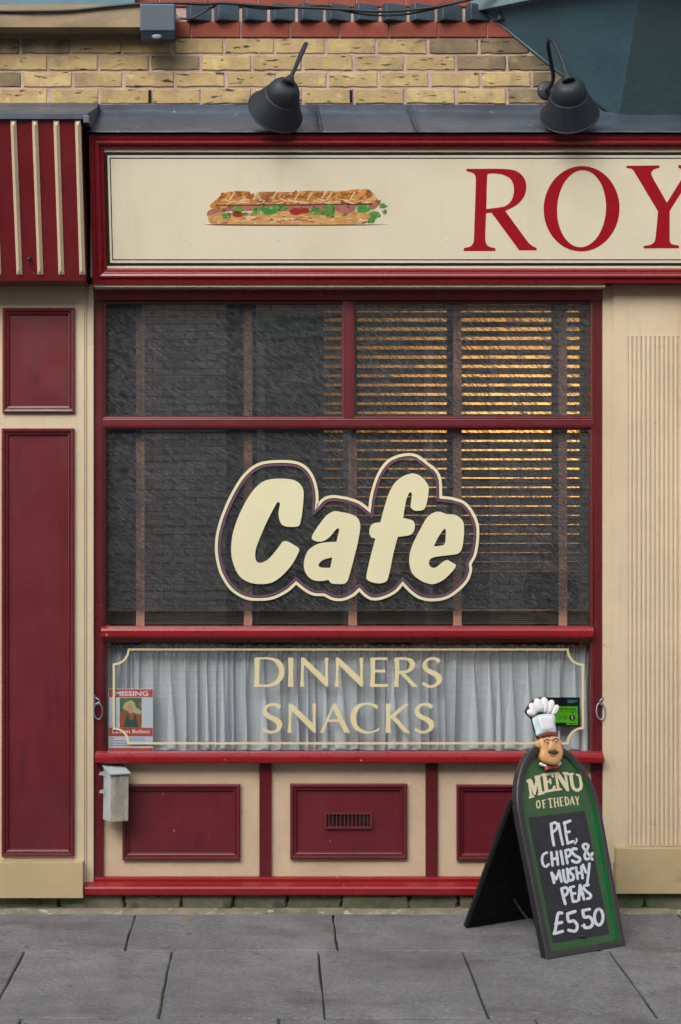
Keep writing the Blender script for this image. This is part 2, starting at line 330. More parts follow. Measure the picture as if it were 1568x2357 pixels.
def multi_flat(name, polys, mp, m, parent=None, base=0.0, step=.00008, thick=.0003, **k):  # overlapping strokes, each a hair above the last
    V = []; F = []
    for q, l in enumerate(polys):
        if l[0] == 'S':
            n = len(V); h = base+thick+step*q; V += [mp(p[0], p[1], h) for p in l[1]]; F += [tuple(i+n for i in t) for t in l[2]]; continue
        L3 = [[Vector((p[0], p[1], 0)) for p in l]]; n = len(V); h = base+thick+step*q
        V += [mp(p.x, p.y, h) for p in L3[0]]; F += [tuple(i+n for i in t) for t in tessellate_polygon(L3)]
    me = bpy.data.meshes.new(name); me.from_pydata([tuple(v) for v in V], [], F); me.update()
    return link(name, me, m, parent, k.get('label'))
def band(name, pts, w, mp, m, parent=None, base=.0004, closed=True, **k):
    Lf, Rt = ribbon_loops(pts, w, closed); n = len(Lf)
    V = [mp(p.x, p.y, base) for p in Lf]+[mp(p.x, p.y, base) for p in Rt]
    F = [(i, (i+1) % n, n+(i+1) % n, n+i) for i in range(n if closed else n-1)]
    me = bpy.data.meshes.new(name); me.from_pydata([tuple(v) for v in V], [], F); me.update(); return link(name, me, m, parent, k.get('label'))
def dome(name, loop, mp, h, m, parent=None, base=0.0, rings=((1, 0), (.96, .45), (.86, .75), (.65, .93), (.35, 1)), cen=None, **k):
    P = [Vector(p[:2]) for p in loop]; c = Vector(cen) if cen else sum(P, Vector((0, 0)))/len(P); n = len(P); V = []; F = []
    for s, t in rings: V += [mp(*(c+(p-c)*s), base+h*t) for p in P]
    for r in range(len(rings)-1):
        for i in range(n): F.append((r*n+i, r*n+(i+1) % n, (r+1)*n+(i+1) % n, (r+1)*n+i))
    V.append(mp(c.x, c.y, base+h)); s0 = (len(rings)-1)*n
    F += [(s0+i, s0+(i+1) % n, len(V)-1) for i in range(n)]
    return mk(name, V, F, m, parent, smooth=True, **k)
def ell(cx, cy, rx, ry, n=24, rot=0):
    c, s = math.cos(rot), math.sin(rot)
    return [(cx+rx*math.cos(2*math.pi*i/n)*c-ry*math.sin(2*math.pi*i/n)*s, cy+rx*math.cos(2*math.pi*i/n)*s+ry*math.sin(2*math.pi*i/n)*c) for i in range(n)]
def conv(loop, ox, oy, s):
    if loop[0] == 'S': return ('S', conv(loop[1], ox, oy, s), loop[2])
    return [((ox+p[0]*s), (oy+p[1]*s))+tuple(p[2:]) for p in loop]
def text(name, body, fr, x, y, hpx, m, parent, c=.001, align='LEFT', bold=0.0, wpx=None):   # built-in lettering, converted to mesh on frame fr
    cu = bpy.data.curves.new('t', 'FONT'); cu.body = body; cu.size = 1; cu.offset = bold; cu.resolution_u = 2
    o = bpy.data.objects.new('t', cu); COL.objects.link(o); me = bpy.data.meshes.new_from_object(o)
    bpy.data.objects.remove(o); bpy.data.curves.remove(cu)
    xs = [v.co.x for v in me.vertices]; ys = [v.co.y for v in me.vertices]
    if not xs: return
    sc = hpx/(max(ys)-min(ys)); wdt = (max(xs)-min(xs))*sc; sx = sc*(wpx/wdt if wpx else 1); wdt = wpx or wdt
    x0 = x - (wdt/2 if align == 'CENTER' else 0)
    for v in me.vertices: v.co = fr.px(x0+(v.co.x-min(xs))*sx, y-(v.co.y-min(ys))*sc, c)
    me.name = name; me.materials.clear(); me.update(); return link(name, me, m, parent)
def piece_mesh(name, w, h, d, n_side=(4, 2), jit=.002, ch=.003, r=rng):   # an uneven rectangular block, front towards -y, centre at origin
    pts = []
    def edge(ax, ay, bx, by, n):
        for i in range(n):
            t = i/n; j = jit if 0 < i else jit*.6
            pts.append((ax+(bx-ax)*t+r.uniform(-j, j), ay+(by-ay)*t+r.uniform(-j, j)))
    w2, h2 = w/2, h/2
    edge(-w2, -h2, w2, -h2, n_side[0]); edge(w2, -h2, w2, h2, n_side[1]); edge(w2, h2, -w2, h2, n_side[0]); edge(-w2, h2, -w2, -h2, n_side[1])
    n = len(pts); fx = 1-2*ch/w; fz = 1-2*ch/h
    V = [(x*fx, -d+r.uniform(-.0004, .0004), z*fz) for x, z in pts]+[(x, -d+ch, z) for x, z in pts]+[(x, 0, z) for x, z in pts]
    F = [tuple(range(n))]
    for a in (0, n):
        for i in range(n): F.append((a+i, a+(i+1) % n, a+n+(i+1) % n, a+n+i))
    me = bpy.data.meshes.new(name); me.from_pydata(V, [], F); me.update(); return me
def inst(name, me, m, loc, parent, rot=(0, 0, 0), scale=(1, 1, 1)):
    o = bpy.data.objects.new(name, me); COL.objects.link(o)
    if not me.materials: me.materials.append(m)
    o.location = loc; o.rotation_euler = rot; o.scale = scale; o.parent = parent; return o

# ================================================================== GROUND
gnd = struct(mk('ground', [(-120, -120, -.22), (120, -120, -.22), (120, 120, -.22), (-120, 120, -.22)], [(0, 1, 2, 3)], asph))
KY = -2.75
road = struct(mk('road', [(-40, -8.9, gz(KY)-.11), (40, -8.9, gz(KY)-.11), (40, KY, gz(KY)-.11), (-40, KY, gz(KY)-.11)], [(0, 1, 2, 3)], asph))
struct(prof_x('kerb', -40, 40, [(KY, gz(KY)), (KY, gz(KY)-.2), (KY+.13, gz(KY)-.2), (KY+.13, gz(KY)+.004)], slabm))
far_pave = struct(prof_x('opposite_pavement', -40, 40, [(-8.9, gz(KY)), (-8.9, gz(KY)-.2), (-10.7, gz(KY)-.2), (-10.7, gz(KY)+.04)], slabm))
pave = struct(prof_x('pavement', -12, 12, [(KY+.131, gz(KY)-.012), (KY+.131, gz(KY)-.15), (.3, -.15), (.3, -.011)], jointm))
ang = math.atan(SLOPE)
def slab(x0, x1, y0, y1):      # y0 nearer the wall
    w, h = x1-x0-.0065, y0-y1-.010
    me = piece_mesh('paving_slab', w, h, .03, (9, 6), .0034, .005)
    # piece front faces -y: turn it to face up
    xc, yc = (x0+x1)/2, (y0+y1)/2
    o = inst('paving_slab', me, slabm, (xc, yc, gz(yc)-.03+rng.uniform(-.0012, .0012)), pave, (math.radians(-90)+ang+rng.uniform(-.0015, .0015), rng.uniform(-.001, .001), 0))
D1, D2, D3 = -.692, -1.59, -2.49
def row(xs, ya, yb):
    for a, b in zip(xs, xs[1:]): slab(a, b, ya, yb)
row([-2.34, -1.46, -.593, .268, 1.13, 1.78, 2.38, 3.25], .03, D1)
row([-1.59-.597*2, -1.59-.597, -1.59, -.996, -.400, .189, .770, 1.366, 1.96, 2.56, 3.15], D1, D2)
row([-2.65, -1.75, -.883, .0276, .932, 1.83, 2.73], D2, KY+.131)
# mortar fillet along the foot of the wall
V = []; F = []; n = 90
for i in range(n+1):
    x = -2.4+5.4*i/n; e = rng.uniform(-.008, .008)
    V += [(x, .05, .012), (x, -.075+e, gz(-.075)+.011+rng.uniform(0, .003)), (x, -.105+e, gz(-.1)-.002)]
for i in range(n):
    for j in range(2): F.append((3*i+j, 3*i+3+j, 3*i+4+j, 3*i+1+j))
mk('mortar_fillet', V, F, fillm, pave, smooth=True)
# grit lying in the angle of wall and pavement
def scatter(name, N, region, size, m, parent=None, seed=1, flatz=.5):
    r = random.Random(seed); V = []; F = []
    for _ in range(N):
        x, y, z = region(r); s = r.uniform(.4, 1)*size; b = len(V)
        for dx, dy, dz in ((-1, -.6, 0), (1, -.5, 0), (.1, 1, 0), (r.uniform(-.3, .3), 0, 1.2*flatz)):
            V.append((x+dx*s*r.uniform(.6, 1), y+dy*s, z+dz*s))
        F += [(b, b+1, b+3), (b+1, b+2, b+3), (b+2, b, b+3)]
    me = bpy.data.meshes.new(name); me.from_pydata(V, [], F); me.update(); o = link(name, me, m, parent); return stuff(o)
gritm = mat('pale_grit', (176, 170, 160), .9, .3, 30, 0, 90, [((90, 84, 74), 12, .5, .1, (1, 1, 1), .9)])
mossm = mat('moss_green', (60, 78, 34), .95, .3, 30)
def reg_g(r):
    y = -.02-abs(r.gauss(0, .035)); return r.uniform(-1.3, 2.0), y, gz(y)+.009
o = scatter('grit', 420, reg_g, .0042, gritm, None, 3); o['label'] = 'pale grit and crumbs lying along the foot of the shopfront'
def reg_m(r):
    k = r.random()
    if k < .45: t = r.betavariate(2, .8); x = -.400; y = D1+(D2-D1)*t
    elif k < .6: x = .77; y = D1+(D2-D1)*r.random()
    elif k < .75: x = 1.366; y = D2+(D1-D2)*r.random()*.3
    elif k < .85: x = -.996; y = D1+(D2-D1)*r.random()
    elif k < .93: x = .0276; y = D2-.06*r.random()
    else: x = .189; y = D2+.08*r.random()
    return x+r.gauss(0, .003), y, gz(y)-.004
o = scatter('moss', 260, reg_m, .0038, mossm, None, 5, 1.4); o['label'] = 'tufts of green moss growing in the paving joints'

# ================================================================== BUILDING BEHIND THE SHOPFRONT
room_dark = mat('dim_room_paint', (120, 108, 96), .9, .1)
bw = thing('cafe_building', 'cafe building wall of yellow and red bricks above the shopfront', 'building')
YB = .11
# backing masonry (mortar) above the shopfront, with the bricks set into it
zb0 = W(0, 262, YB).z; zt = 5.6
box('mortar_backing', FAC, -3.2, 4.4, 3.2, zt, -.36, -(YB-.0005), mortar, bw, bevel=0)
bm_y = [piece_mesh('brick', .2155, .0655, .05, (6, 2), .0028, .004, random.Random(i)) for i in range(7)]
bm_s = [piece_mesh('brick', .2155, .0655, .05, (6, 2), .0028, .004, random.Random(i+20)) for i in range(4)]
for me in bm_y: me.materials.append(brick_y)
for me in bm_s: me.materials.append(brick_s)
pitch = 117.3; mpp = (YB+DIST)/FOC
def course(py_mid, first_joint, k0, k1, sooty, meshes=None, p=pitch, m=None):
    for k in range(k0, k1):
        cx = first_joint+p*(k+.5); P = W(cx, py_mid, YB)
        if sooty(cx): me = rng.choice(bm_s)
        else: me = rng.choice(meshes or bm_y)
        inst('brick', me, m, (P.x+rng.uniform(-.001, .001), YB+.05-.006+rng.uniform(-.0015, .0015), P.z+rng.uniform(-.0008, .0008)), bw, (0, rng.uniform(-.004, .004), 0))
s1 = lambda x: x < 165 or (x > 880 and rng.random() < .5) or x > 1090
s2 = lambda x: (340 < x < 460) or (x > 1090)
s3 = lambda x: x > 1210 or (x < 50)
s4 = lambda x: x > 1170
course(106.5, 47, -10, 16, s1); course(145, 111, -10, 16, s2); course(183.5, 51, -10, 16, s3); course(222, 112, -10, 16, s4)
# courses hidden higher up at the left carry on as yellow brick
bm_r = [piece_mesh('brick', .2155, .0700, .05, (4, 1), .0008, .0025, random.Random(i+40)) for i in range(4)]
for me in bm_r: me.materials.append(brick_r)
for py, j0 in ((68.5, 441), (-1, 480), (-41, 423), (-80, 480)):
    for k in range(-6, 16):
        cx = j0+113.5*(k+.5); P = W(cx, py, YB)
        if cx < 300 and py > -50: continue
        inst('brick', rng.choice(bm_r), None, (P.x, YB+.05-.010+rng.uniform(-.001, .001), P.z), bw)
# dog-tooth row of blue bricks turned cornerwise
bd = piece_mesh('toothed_brick', .100, .074, .12, (2, 1), .0015, .003, random.Random(77)); bd.materials.append(brick_b)
for k in range(-2, 26):
    px = 438+64.2*k
    if px < 402: continue
    P = W(px, 32, YB)
    inst('toothed_brick', bd, None, (P.x+.0, YB+.08, P.z), bw, (0, 0, math.radians(24)))
box('recess_backing', FAC, W(330, 0, YB).x, 4.3, W(0, 49.5, YB).z, W(0, 14, YB).z, -(YB+.007), -(YB-.002), mortar, bw, bevel=0)
# weep vents
for px in (345, 808):
    P = W(px, 222, YB)
    o = multibox('weep_vent', [(Fr(P+Vector((0, -.008, 0)), (1, 0, 0), (0, 0, 1), (0, -1, 0)), -.006, .006, -.027+.0068*i, -.0235+.0068*i, -.02, .002) for i in range(8)]+[(Fr(P, (1, 0, 0), (0, 0, 1), (0, -1, 0)), -.006, .006, -.028, .028, -.002, .0075)], darkm, bw)
# wall behind pilasters and stall riser, room inside
box('lower_masonry', FAC, -3.2, 4.4, 0, .60, -.40, -.062, mortar, bw, bevel=0)
box('side_masonry', FAC, -3.2, W(236, 0).x, .60, 3.2, -.40, -.062, mortar, bw, bevel=0)
box('side_masonry', FAC, W(1370, 0).x, 4.4, .60, 3.2, -.40, -.062, mortar, bw, bevel=0)
box('lintel_masonry', FAC, W(236, 0).x, W(1370, 0).x, W(0, 690).z, 3.2, -.40, -.10, mortar, bw, bevel=0)
room = struct(multibox('cafe_room', [(FAC, -2.2, 3.2, .02, .05, -2.9, -.41), (FAC, -2.2, 3.2, 3.05, 3.1, -2.9, -.41), (FAC, -2.25, -2.2, .02, 3.1, -2.9, -.41), (FAC, 3.2, 3.25, .02, 3.1, -2.9, -.41), (FAC, -2.25, 3.25, .02, 3.1, -2.96, -2.9)], room_dark))
warmw = mat('warm_cream_panel', (214, 190, 150), .9, .05)
scr = box('glow_panel', FAC, .28, 3.1, 1.42, 3.0, -1.75, -1.70, warmw, None, bevel=.002); struct(scr)  # added panel to catch the warm glow, cut short to keep it off below
# the cafe lights seen glowing between the slats
al = bpy.data.lights.new('cafe_lamp_light', 'AREA'); al.shape = 'RECTANGLE'; al.size = 1.0; al.size_y = .6; al.energy = 17; al.color = (1, .60, .24)
ao = bpy.data.objects.new('cafe_lamp_light', al); COL.objects.link(ao); ao.location = (1.45, 1.15, 2.2); ao.rotation_euler = (math.radians(90), 0, 0)

# stone sill at top left with a painted window bottom rail above it
sl = thing('stone_window_sill', 'buff stone window sill at top left under a teal window rail', 'window sill')
zA = W(0, 62, -.02).z; zB = W(0, 10, -.02).z
prof_x('sill_stone', W(-600, 0, -.02).x, W(330, 0, -.02).x, [(-.02, zA), (-.02, zB), (YB+.05, zB+.02), (YB+.05, zA), (.05, zA-.0)], stonec, sl)
prof_x('window_rail', W(-600, 0, .03).x, W(310, 0, .03).x, [(.03, zB-.004), (.03, zB+.12), (YB+.02, zB+.12), (YB+.02, zB-.004)], mat('teal_frame_paint', (70, 108, 122), .5, .1), sl)
# soot stain band under the sill = shadowed real bricks (nothing painted)

# ================================================================== LEAD FLASHING
lf = thing('lead_flashing', 'grey lead flashing sloping from the brick wall to the sign top', 'flashing')
Fb = Fr((0, -.12, W(0, 652, -.12).z), (1, 0, 0), (0, -.18, .611), (0, -.611, -.18))       # leaning fascia plane
ftop = Fb.px(700, 309); zft = ftop.z; yft = ftop.y
zw1 = W(0, 247, YB).z
def lead_sheet(x0, x1, i):
    V = []; F = []; r = random.Random(i); nx = 16; rows = [(YB-.004, zw1+.012), (YB-.008, zw1-.022), (YB-.05, zw1-.050), ((YB+yft)/2, (zw1+zft)/2-.012), (yft+.03, zft+.022), (yft-.016, zft+.012), (yft-.018, zft+.004)]
    for a in range(nx+1):
        x = x0+(x1-x0)*a/nx
        for j, (y, z) in enumerate(rows):
            wob = .004*math.sin(x*9+j)+r.uniform(-.002, .002) if 0 < j < 5 else r.uniform(-.0012, .0012)
            V.append((x, y, z+wob))
    nr = len(rows)
    for a in range(nx):
        for j in range(nr-1): F.append((a*nr+j, (a+1)*nr+j, (a+1)*nr+j+1, a*nr+j+1))
    o = mk('lead_sheet', V, F, lead, lf, smooth=True); md = o.modifiers.new('s', 'SOLIDIFY'); md.thickness = .003
for i, (a, b) in enumerate(((213, 735), (735, 948), (948, 1600), (1600, 2300))): lead_sheet(W(a, 250, 0).x-.004, W(b, 250, 0).x+.003, i)
for px in (735, 948):
    tube('lap_seam', cat([(W(px, 0, 0).x, YB-.006, zw1), (W(px, 0, 0).x, YB-.05, zw1-.045), (W(px, 0, 0).x, yft-.01, zft+.016)]), .0035, lead, lf, 6)
box('fascia_core', FAC, W(213, 0).x, 4.3, Fb.o.z+.03, zft-.01, -.10, .10, mortar, bw, bevel=0)

# ================================================================== CONSOLE BLOCK at left
def brick_tex(name, c1_, c2_, mo):
    m = bpy.data.materials.new(name); m.use_nodes = True; N = m.node_tree.nodes; L = m.node_tree.links; b = N['Principled BSDF']
    g = N.new('ShaderNodeNewGeometry'); sx = N.new('ShaderNodeSeparateXYZ'); cx_ = N.new('ShaderNodeCombineXYZ'); L.new(g.outputs['Position'], sx.inputs[0]); L.new(sx.outputs['X'], cx_.inputs['X']); L.new(sx.outputs['Z'], cx_.inputs['Y'])
    t = N.new('ShaderNodeTexBrick'); t.inputs['Scale'].default_value = 1; t.inputs['Brick Width'].default_value = .225; t.inputs['Row Height'].default_value = .075; t.inputs['Mortar Size'].default_value = .006
    t.inputs['Color1'].default_value = (*srgb(c1_), 1); t.inputs['Color2'].default_value = (*srgb(c2_), 1); t.inputs['Mortar'].default_value = (*srgb(mo), 1); L.new(cx_.outputs[0], t.inputs['Vector']); L.new(t.outputs['Color'], b.inputs['Base Color']); b.inputs['Roughness'].default_value = .9
    return m
# the wall goes on above the courses in view
box('upper_brickwork', FAC, -3.2, 4.4, W(0, -100, YB).z, zt, -(YB+.02), -(YB-.006), brick_tex('red_brick_wall', (138, 72, 58), (126, 64, 52), (168, 150, 140)), bw, bevel=0)
cb = thing('fluted_console_block', 'maroon console block with cream ribs at the left end of the sign', 'console')
Kb = Fr((0, -.20, W(0, 646, -.20).z), (1, 0, 0), (0, -.18, .611), (0, -.611, -.18))
def kab(x, y): return Kb.ab(x, y)
ka1 = kab(197, 646)[0]; kb1 = kab(190, 273)[1]
V = [Kb.p(-1.42, 0), Kb.p(ka1, 0), Kb.p(ka1, kb1), Kb.p(-1.42, kb1)]
V += [Vector((v.x, .06, v.z)) for v in V]
mk('block_body', V, BOXF, mat('console_red_paint', (106, 26, 33), .34, .12, 3, .12, 60, [((150, 120, 120), 38, .75, .01, (1, 1, 1), .8)], coat=.2), cb, bevel=.002)
for i in range(-6, 4):
    xb = 45+48.3*i; xt = 33+49.3*i; a_ = kab(xb, 630)[0]; b0 = kab(0, 632)[1]; b1 = kab(0, 276)[1]; w = .0125; h = .016; e = .022
    V = [Kb.p(a_-w, b0, 0), Kb.p(a_+w, b0, 0), Kb.p(a_+w, b1, 0), Kb.p(a_-w, b1, 0), Kb.p(a_-w, b0, .004), Kb.p(a_+w, b0, .004), Kb.p(a_+w, b1, .004), Kb.p(a_-w, b1, .004), Kb.p(a_, b0+e, h), Kb.p(a_, b1-e, h)]
    mk('rib', V, [(0, 1, 5, 4), (1, 2, 6, 5), (2, 3, 7, 6), (3, 0, 4, 7), (4, 5, 8), (6, 7, 9), (5, 6, 9, 8), (7, 4, 8, 9)], cream, cb)
tube('stub_pipe', [Kb.px(68, 592, -.01), Kb.px(68, 592, .012), Kb.px(66, 597, .024)], .006, lampm, cb, 8)
zc = Kb.p(0, kb1).z; yc = Kb.p(0, kb1).y
prof_x('lead_cap', -1.43, W(206, 0, -.3).x, [(yc-.016, zc-.004), (yc-.018, zc+.016), (YB-.06, zw1-.012), (YB-.004, zw1+.02), (YB-.0, zw1-.03), (-.1, zc+.0)], lead, cb)
box('lead_corner', FAC, W(195, 0, -.35).x, W(209, 0, -.35).x, zc-.022, zc+.012, .33, -yc+.0185, lead, cb, bevel=.004)

# ================================================================== FASCIA SIGN
fs = thing('fascia_sign', 'cream shop sign with red letters and a painted baguette in a deep red frame', 'shop sign')
a0, b0 = Fb.ab(214, 652); a1 = 3.6; b1 = Fb.ab(205, 309)[1]
box('sign_backing', Fb, a0+.01, a1, b0+.004, b1-.004, -.09, -.024, dkred, fs, bevel=0)
prof = [(0, -.09), (0, 0), (.020, .0), (.0215, -.004), (.024, -.004), (.026, .008), (.034, .010), (.042, .004), (.046, -.006), (.050, -.008), (.052, -.004), (.058, -.006), (.063, -.018), (.066, -.026)]
frame('sign_frame', Fb, a0, b0, a1, b1, prof, dkred, fs)
box('sign_panel', Fb, a0+.060, a1-.06, b0+.060, b1-.060, -.030, -.018, signc, fs, bevel=0)
SP = lambda x, y, c=0: Fb.px(x, y, c-.018)
def rect_line(x0, y0, x1, y1, w, nm):
    aa, bb = Fb.ab(x0, y1); cc = Fb.ab(x1, y0); A1 = a1-.06-(aa-(a0+.06))
    frame(nm, Fb, aa, bb, A1, cc[1], [(-w/2, -.0172), (w/2, -.0172)], black, fs)
rect_line(249.5, 354, 2500, 609.5, .0125, 'thick_border_line'); rect_line(258.5, 364.5, 2500, 599, .0042, 'thin_border_line')
for x, y in ((425, 372), (832, 377), (1035, 375), (1277, 374), (1486, 371), (425, 552), (640, 553), (832, 553), (1031, 553), (1474, 543)):
    dome('screw_filler', ell(x, y, 3, 3, 10), SP, .0009, signc, fs)
# letters R O Y traced from the sign
rc = lambda l: sm(conv(l, 784.3, 230.2, .49984))
Rl = [(582, 318, 1), (745, 318), (805, 326), (842, 352), (858, 395), (850, 440), (825, 475), (790, 498), (760, 512, 1), (865, 655), (882, 671), (905, 683, 1), (905, 694, 1), (825, 694, 1), (697, 520, 1), (672, 522, 1), (668, 640), (673, 664), (686, 677), (715, 684, 1), (715, 697, 1), (568, 697, 1), (570, 684, 1), (597, 677), (612, 662), (616, 640), (625, 370), (622, 350), (613, 338), (600, 333), (582, 329, 1)]
Rh = [(678, 345), (690, 340), (720, 340), (755, 347), (785, 365), (800, 400), (798, 440), (785, 470), (760, 490), (720, 498), (673, 503, 1)]
Ol = ell(1113, 502, 175, 197, 48, .06); Oh = ell(1113, 502, 113, 178, 48, .05)
Yl = [(1320, 304, 1), (1472, 302, 1), (1474, 312, 1), (1447, 321), (1435, 334), (1438, 352), (1507, 475, 1), (1575, 365), (1586, 340), (1580, 322), (1560, 313, 1), (1560, 301, 1), (1680, 300, 1), (1680, 311, 1), (1648, 320), (1625, 345), (1520, 512, 1), (1520, 650), (1530, 665), (1562, 672, 1), (1562, 684, 1), (1400, 685, 1), (1400, 674, 1), (1432, 668), (1452, 650), (1466, 515, 1), (1352, 325), (1340, 317), (1320, 314, 1)]
flat('letter_r', [rc(Rl), rc(Rh)], SP, .0008, signred, fs)
flat('letter_o', [conv(Ol, 784.3, 230.2, .49984), conv(Oh, 784.3, 230.2, .49984)], SP, .0008, signred, fs)
flat('letter_y', [rc(Yl)], SP, .0008, signred, fs)
# painted baguette
crust = mat('painted_crust', (206, 140, 74), .5, .25, 30, 0, 90, [((120, 66, 30), 22, .50, .1, (1, 1, 1), .8), ((226, 186, 136), 26, .58, .08, (1, 1, 1), .8)])
crumbm = mat('painted_crumb', (214, 160, 96), .5, .2, 26, 0, 90, [((232, 208, 170), 20, .58, .08, (1, 1, 2), .8), ((190, 120, 50), 24, .60, .08, (1, 1, 1), .7)])
ham = mat('painted_ham', (178, 112, 104), .5, .2, 40, 0, 90, [((130, 60, 54), 36, .58, .08, (1, 1, 1), .8)])
grn1 = mat('painted_lettuce', (96, 150, 70), .5, .3, 50, 0, 90, [((190, 214, 160), 60, .6, .06, (1, 1, 1), .8), ((36, 84, 40), 50, .58, .06, (1, 1, 1), .8)])
grn2 = mat('painted_cucumber', (66, 150, 66), .5, .2, 50, 0, 90, [((170, 214, 150), 50, .56, .08, (1, 1, 1), .7)])
tom = mat('painted_tomato', (160, 48, 42), .5, .2, 50)
shadb = mat('painted_brown_line', (122, 84, 60), .5, .2, 30)
pale = mat('painted_highlight', (226, 192, 146), .5, .1, 40)
brn = mat('painted_brown_dab', (156, 94, 48), .5, .25, 50)
sw = bpy.data.objects.new('painted_sandwich', None); COL.objects.link(sw); sw.parent = fs; sw['label'] = 'painted baguette filled with ham, salad and tomato'
sc_ = lambda l: sm(conv(l, 437.3, 402.8, .3083), 3)
flat('table_shadow_line', [sc_([(98, 372, 1), (300, 366), (900, 370), (1500, 372, 1), (1300, 380), (700, 384), (200, 380)])], SP, .0002, shadb, sw)
flat('bottom_bread', [sc_([(140, 300), (160, 285), (300, 285), (600, 280), (700, 265), (860, 275), (1100, 275), (1200, 275), (1300, 278), (1340, 300), (1335, 345), (1300, 366), (1000, 373), (700, 373), (400, 371), (200, 367), (150, 360), (135, 330)])], SP, .0004, crumbm, sw)
flat('ham_slice', [sc_([(128, 308), (145, 262), (230, 250), (400, 228), (500, 225), (720, 222), (900, 228), (1100, 222), (1350, 205), (1425, 188), (1415, 225), (1370, 262), (1250, 262), (1190, 290), (1150, 292), (1100, 275), (900, 275), (840, 295), (760, 280), (700, 268), (560, 262), (430, 272), (300, 272), (200, 288)])], SP, .0006, ham, sw)
flat('top_bread', [sc_([(145, 235), (190, 190), (240, 145), (300, 125), (330, 138), (350, 124), (440, 125), (462, 152), (490, 150), (520, 128), (640, 128), (690, 130), (800, 127), (840, 122), (900, 120), (960, 122), (1040, 120), (1080, 125), (1160, 120), (1220, 110), (1330, 108), (1370, 140), (1400, 180), (1405, 205), (1380, 215), (1200, 218), (1000, 224), (900, 226), (720, 228), (640, 220), (500, 228), (380, 235), (230, 255), (180, 255)])], SP, .0008, crust, sw)
pr = random.Random(11)
for x, y, s, g, mm in ((270, 300, 42, 0, grn1), (355, 260, 44, 0, grn1), (355, 294, 40, 1, tom), (415, 292, 22, 0, grn1), (495, 275, 42, 0, grn1), (535, 245, 26, 0, grn1), (590, 270, 56, 2, grn2), (670, 250, 70, 3, grn1), (790, 275, 44, 1, tom), (860, 268, 34, 1, tom), (935, 272, 52, 2, grn1), (985, 282, 30, 0, grn1), (1055, 240, 56, 3, grn1), (1045, 285, 44, 0, grn1), (1160, 298, 18, 0, grn1), (1292, 256, 56, 2, grn2), (1440, 232, 34, 0, grn1), (1380, 300, 44, 0, grn1), (1360, 340, 36, 0, grn1), (1455, 278, 22, 0, grn1)):
    n = 14; lo = []
    for i in range(n):
        t = 2*math.pi*i/n; rr = 1 if g in (1, 2) else pr.uniform(.6, 1.15)
        fx, fy = {0: (1, .75), 1: (1, .6), 2: (1, .5), 3: (1.1, .42)}[g]
        lo.append((x+s*fx*rr*math.cos(t), y+s*fy*rr*math.sin(t)))
    flat('tomato_slice' if g == 1 else ('cucumber_slice' if mm is grn2 else 'lettuce_leaf'), [sc_(lo)], SP, .0010+.00004*pr.randrange(8), mm, sw)
def dabs(nm, N, xr, yr, L_, w_, mm, h, slope):
    q = []
    for _ in range(N):
        x = pr.uniform(*xr); y = pr.uniform(*yr); l = pr.uniform(.5, 1)*L_; t = slope+pr.uniform(-.4, .4)
        q.append(conv(stroke([(x-l*math.cos(t)/2, y-l*math.sin(t)/2), (x+l*math.cos(t)/2, y+l*math.sin(t)/2)], w_*pr.uniform(.5, 1), False), 437.3, 402.8, .3083))
    stuff(multi_flat(nm, q, SP, mm, sw, base=h, step=.000006))
dabs('brown_dabs', 60, (215, 1380), (132, 175), 34, 14, brn, .0009, -.5)
dabs('brown_dabs', 26, (180, 1330), (300, 365), 40, 9, brn, .0006, .05)
dabs('pale_dabs', 40, (210, 1370), (185, 214), 60, 12, pale, .0011, 0)
dabs('pale_dabs', 26, (180, 1300), (300, 350), 40, 11, pale, .0008, .1)
q = [conv(stroke([(x, 180+pr.uniform(-8, 8)), (x+32, 132)], 13, False), 437.3, 402.8, .3083) for x in (300, 475, 615, 785, 880, 985, 1030, 1200)]
stuff(multi_flat('slash_marks', q, SP, pale, sw, base=.0013, step=.00001))
q = [conv(stroke([(x, 232-x*.01+pr.uniform(-4, 4)), (x+60, 230-x*.01+pr.uniform(-4, 4))], 6, False), 437.3, 402.8, .3083) for x in range(200, 1340, 58)]
stuff(multi_flat('crust_shadow_dabs', q, SP, mat('painted_dark_line', (70, 48, 36), .5, .2, 30), sw, base=.0011, step=.00001))
# cream soffit strip below the sign
prof_x('sign_soffit', W(216, 0, -.09).x, W(1392, 0, -.09).x, [(-.105, Fb.o.z-.014), (-.104, Fb.o.z+.01), (.0, Fb.o.z+.01), (.0, Fb.o.z-.012)], cream, fs)

# ================================================================== PILASTERS
PP = [(0, -.004), (0, .016), (.006, .021), (.014, .019), (.017, .012), (.020, .011), (.022, .016), (.027, .014), (.031, .004), (.034, .0)]
def raised_panel(nm, x0, y0, x1, y1, yp, parent, m=maroon, md=.034):
    A = W(x0, y1, yp-.01); B = W(x1, y0, yp-.01); fr = FY(yp)
    box(nm, fr, A.x+.004, B.x-.004, A.z+.004, B.z-.004, -.004, .0035, m, parent, bevel=0)
    return frame(nm+'_moulding', fr, A.x, A.z, B.x, B.z, PP, m, parent)
pl = thing('left_pilaster', 'cream pilaster with two maroon panels on the left edge', 'pilaster')
pbox('pilaster_face', -17, 649, 194.5, 2040, -.03, .06, cream, pl, .003)
pbox('edge_strip', 197, 654, 215.5, 2046, -.018, .06, cream, pl, .003)
pbox('bead', 194.5, 649, 199, 2044, -.024, .05, cream, pl, .002)
raised_panel('upper_panel', 6, 709, 172, 950, -.03, pl); raised_panel('lower_panel', 4, 986, 171, 1971, -.03, pl)
pbox('plinth_block', -30, 1985, 191, 2068, -.075, .05, plinthc, pl, .003)
lwall = thing('neighbour_shopfront', 'cream painted frontage left of the pilaster', 'wall')
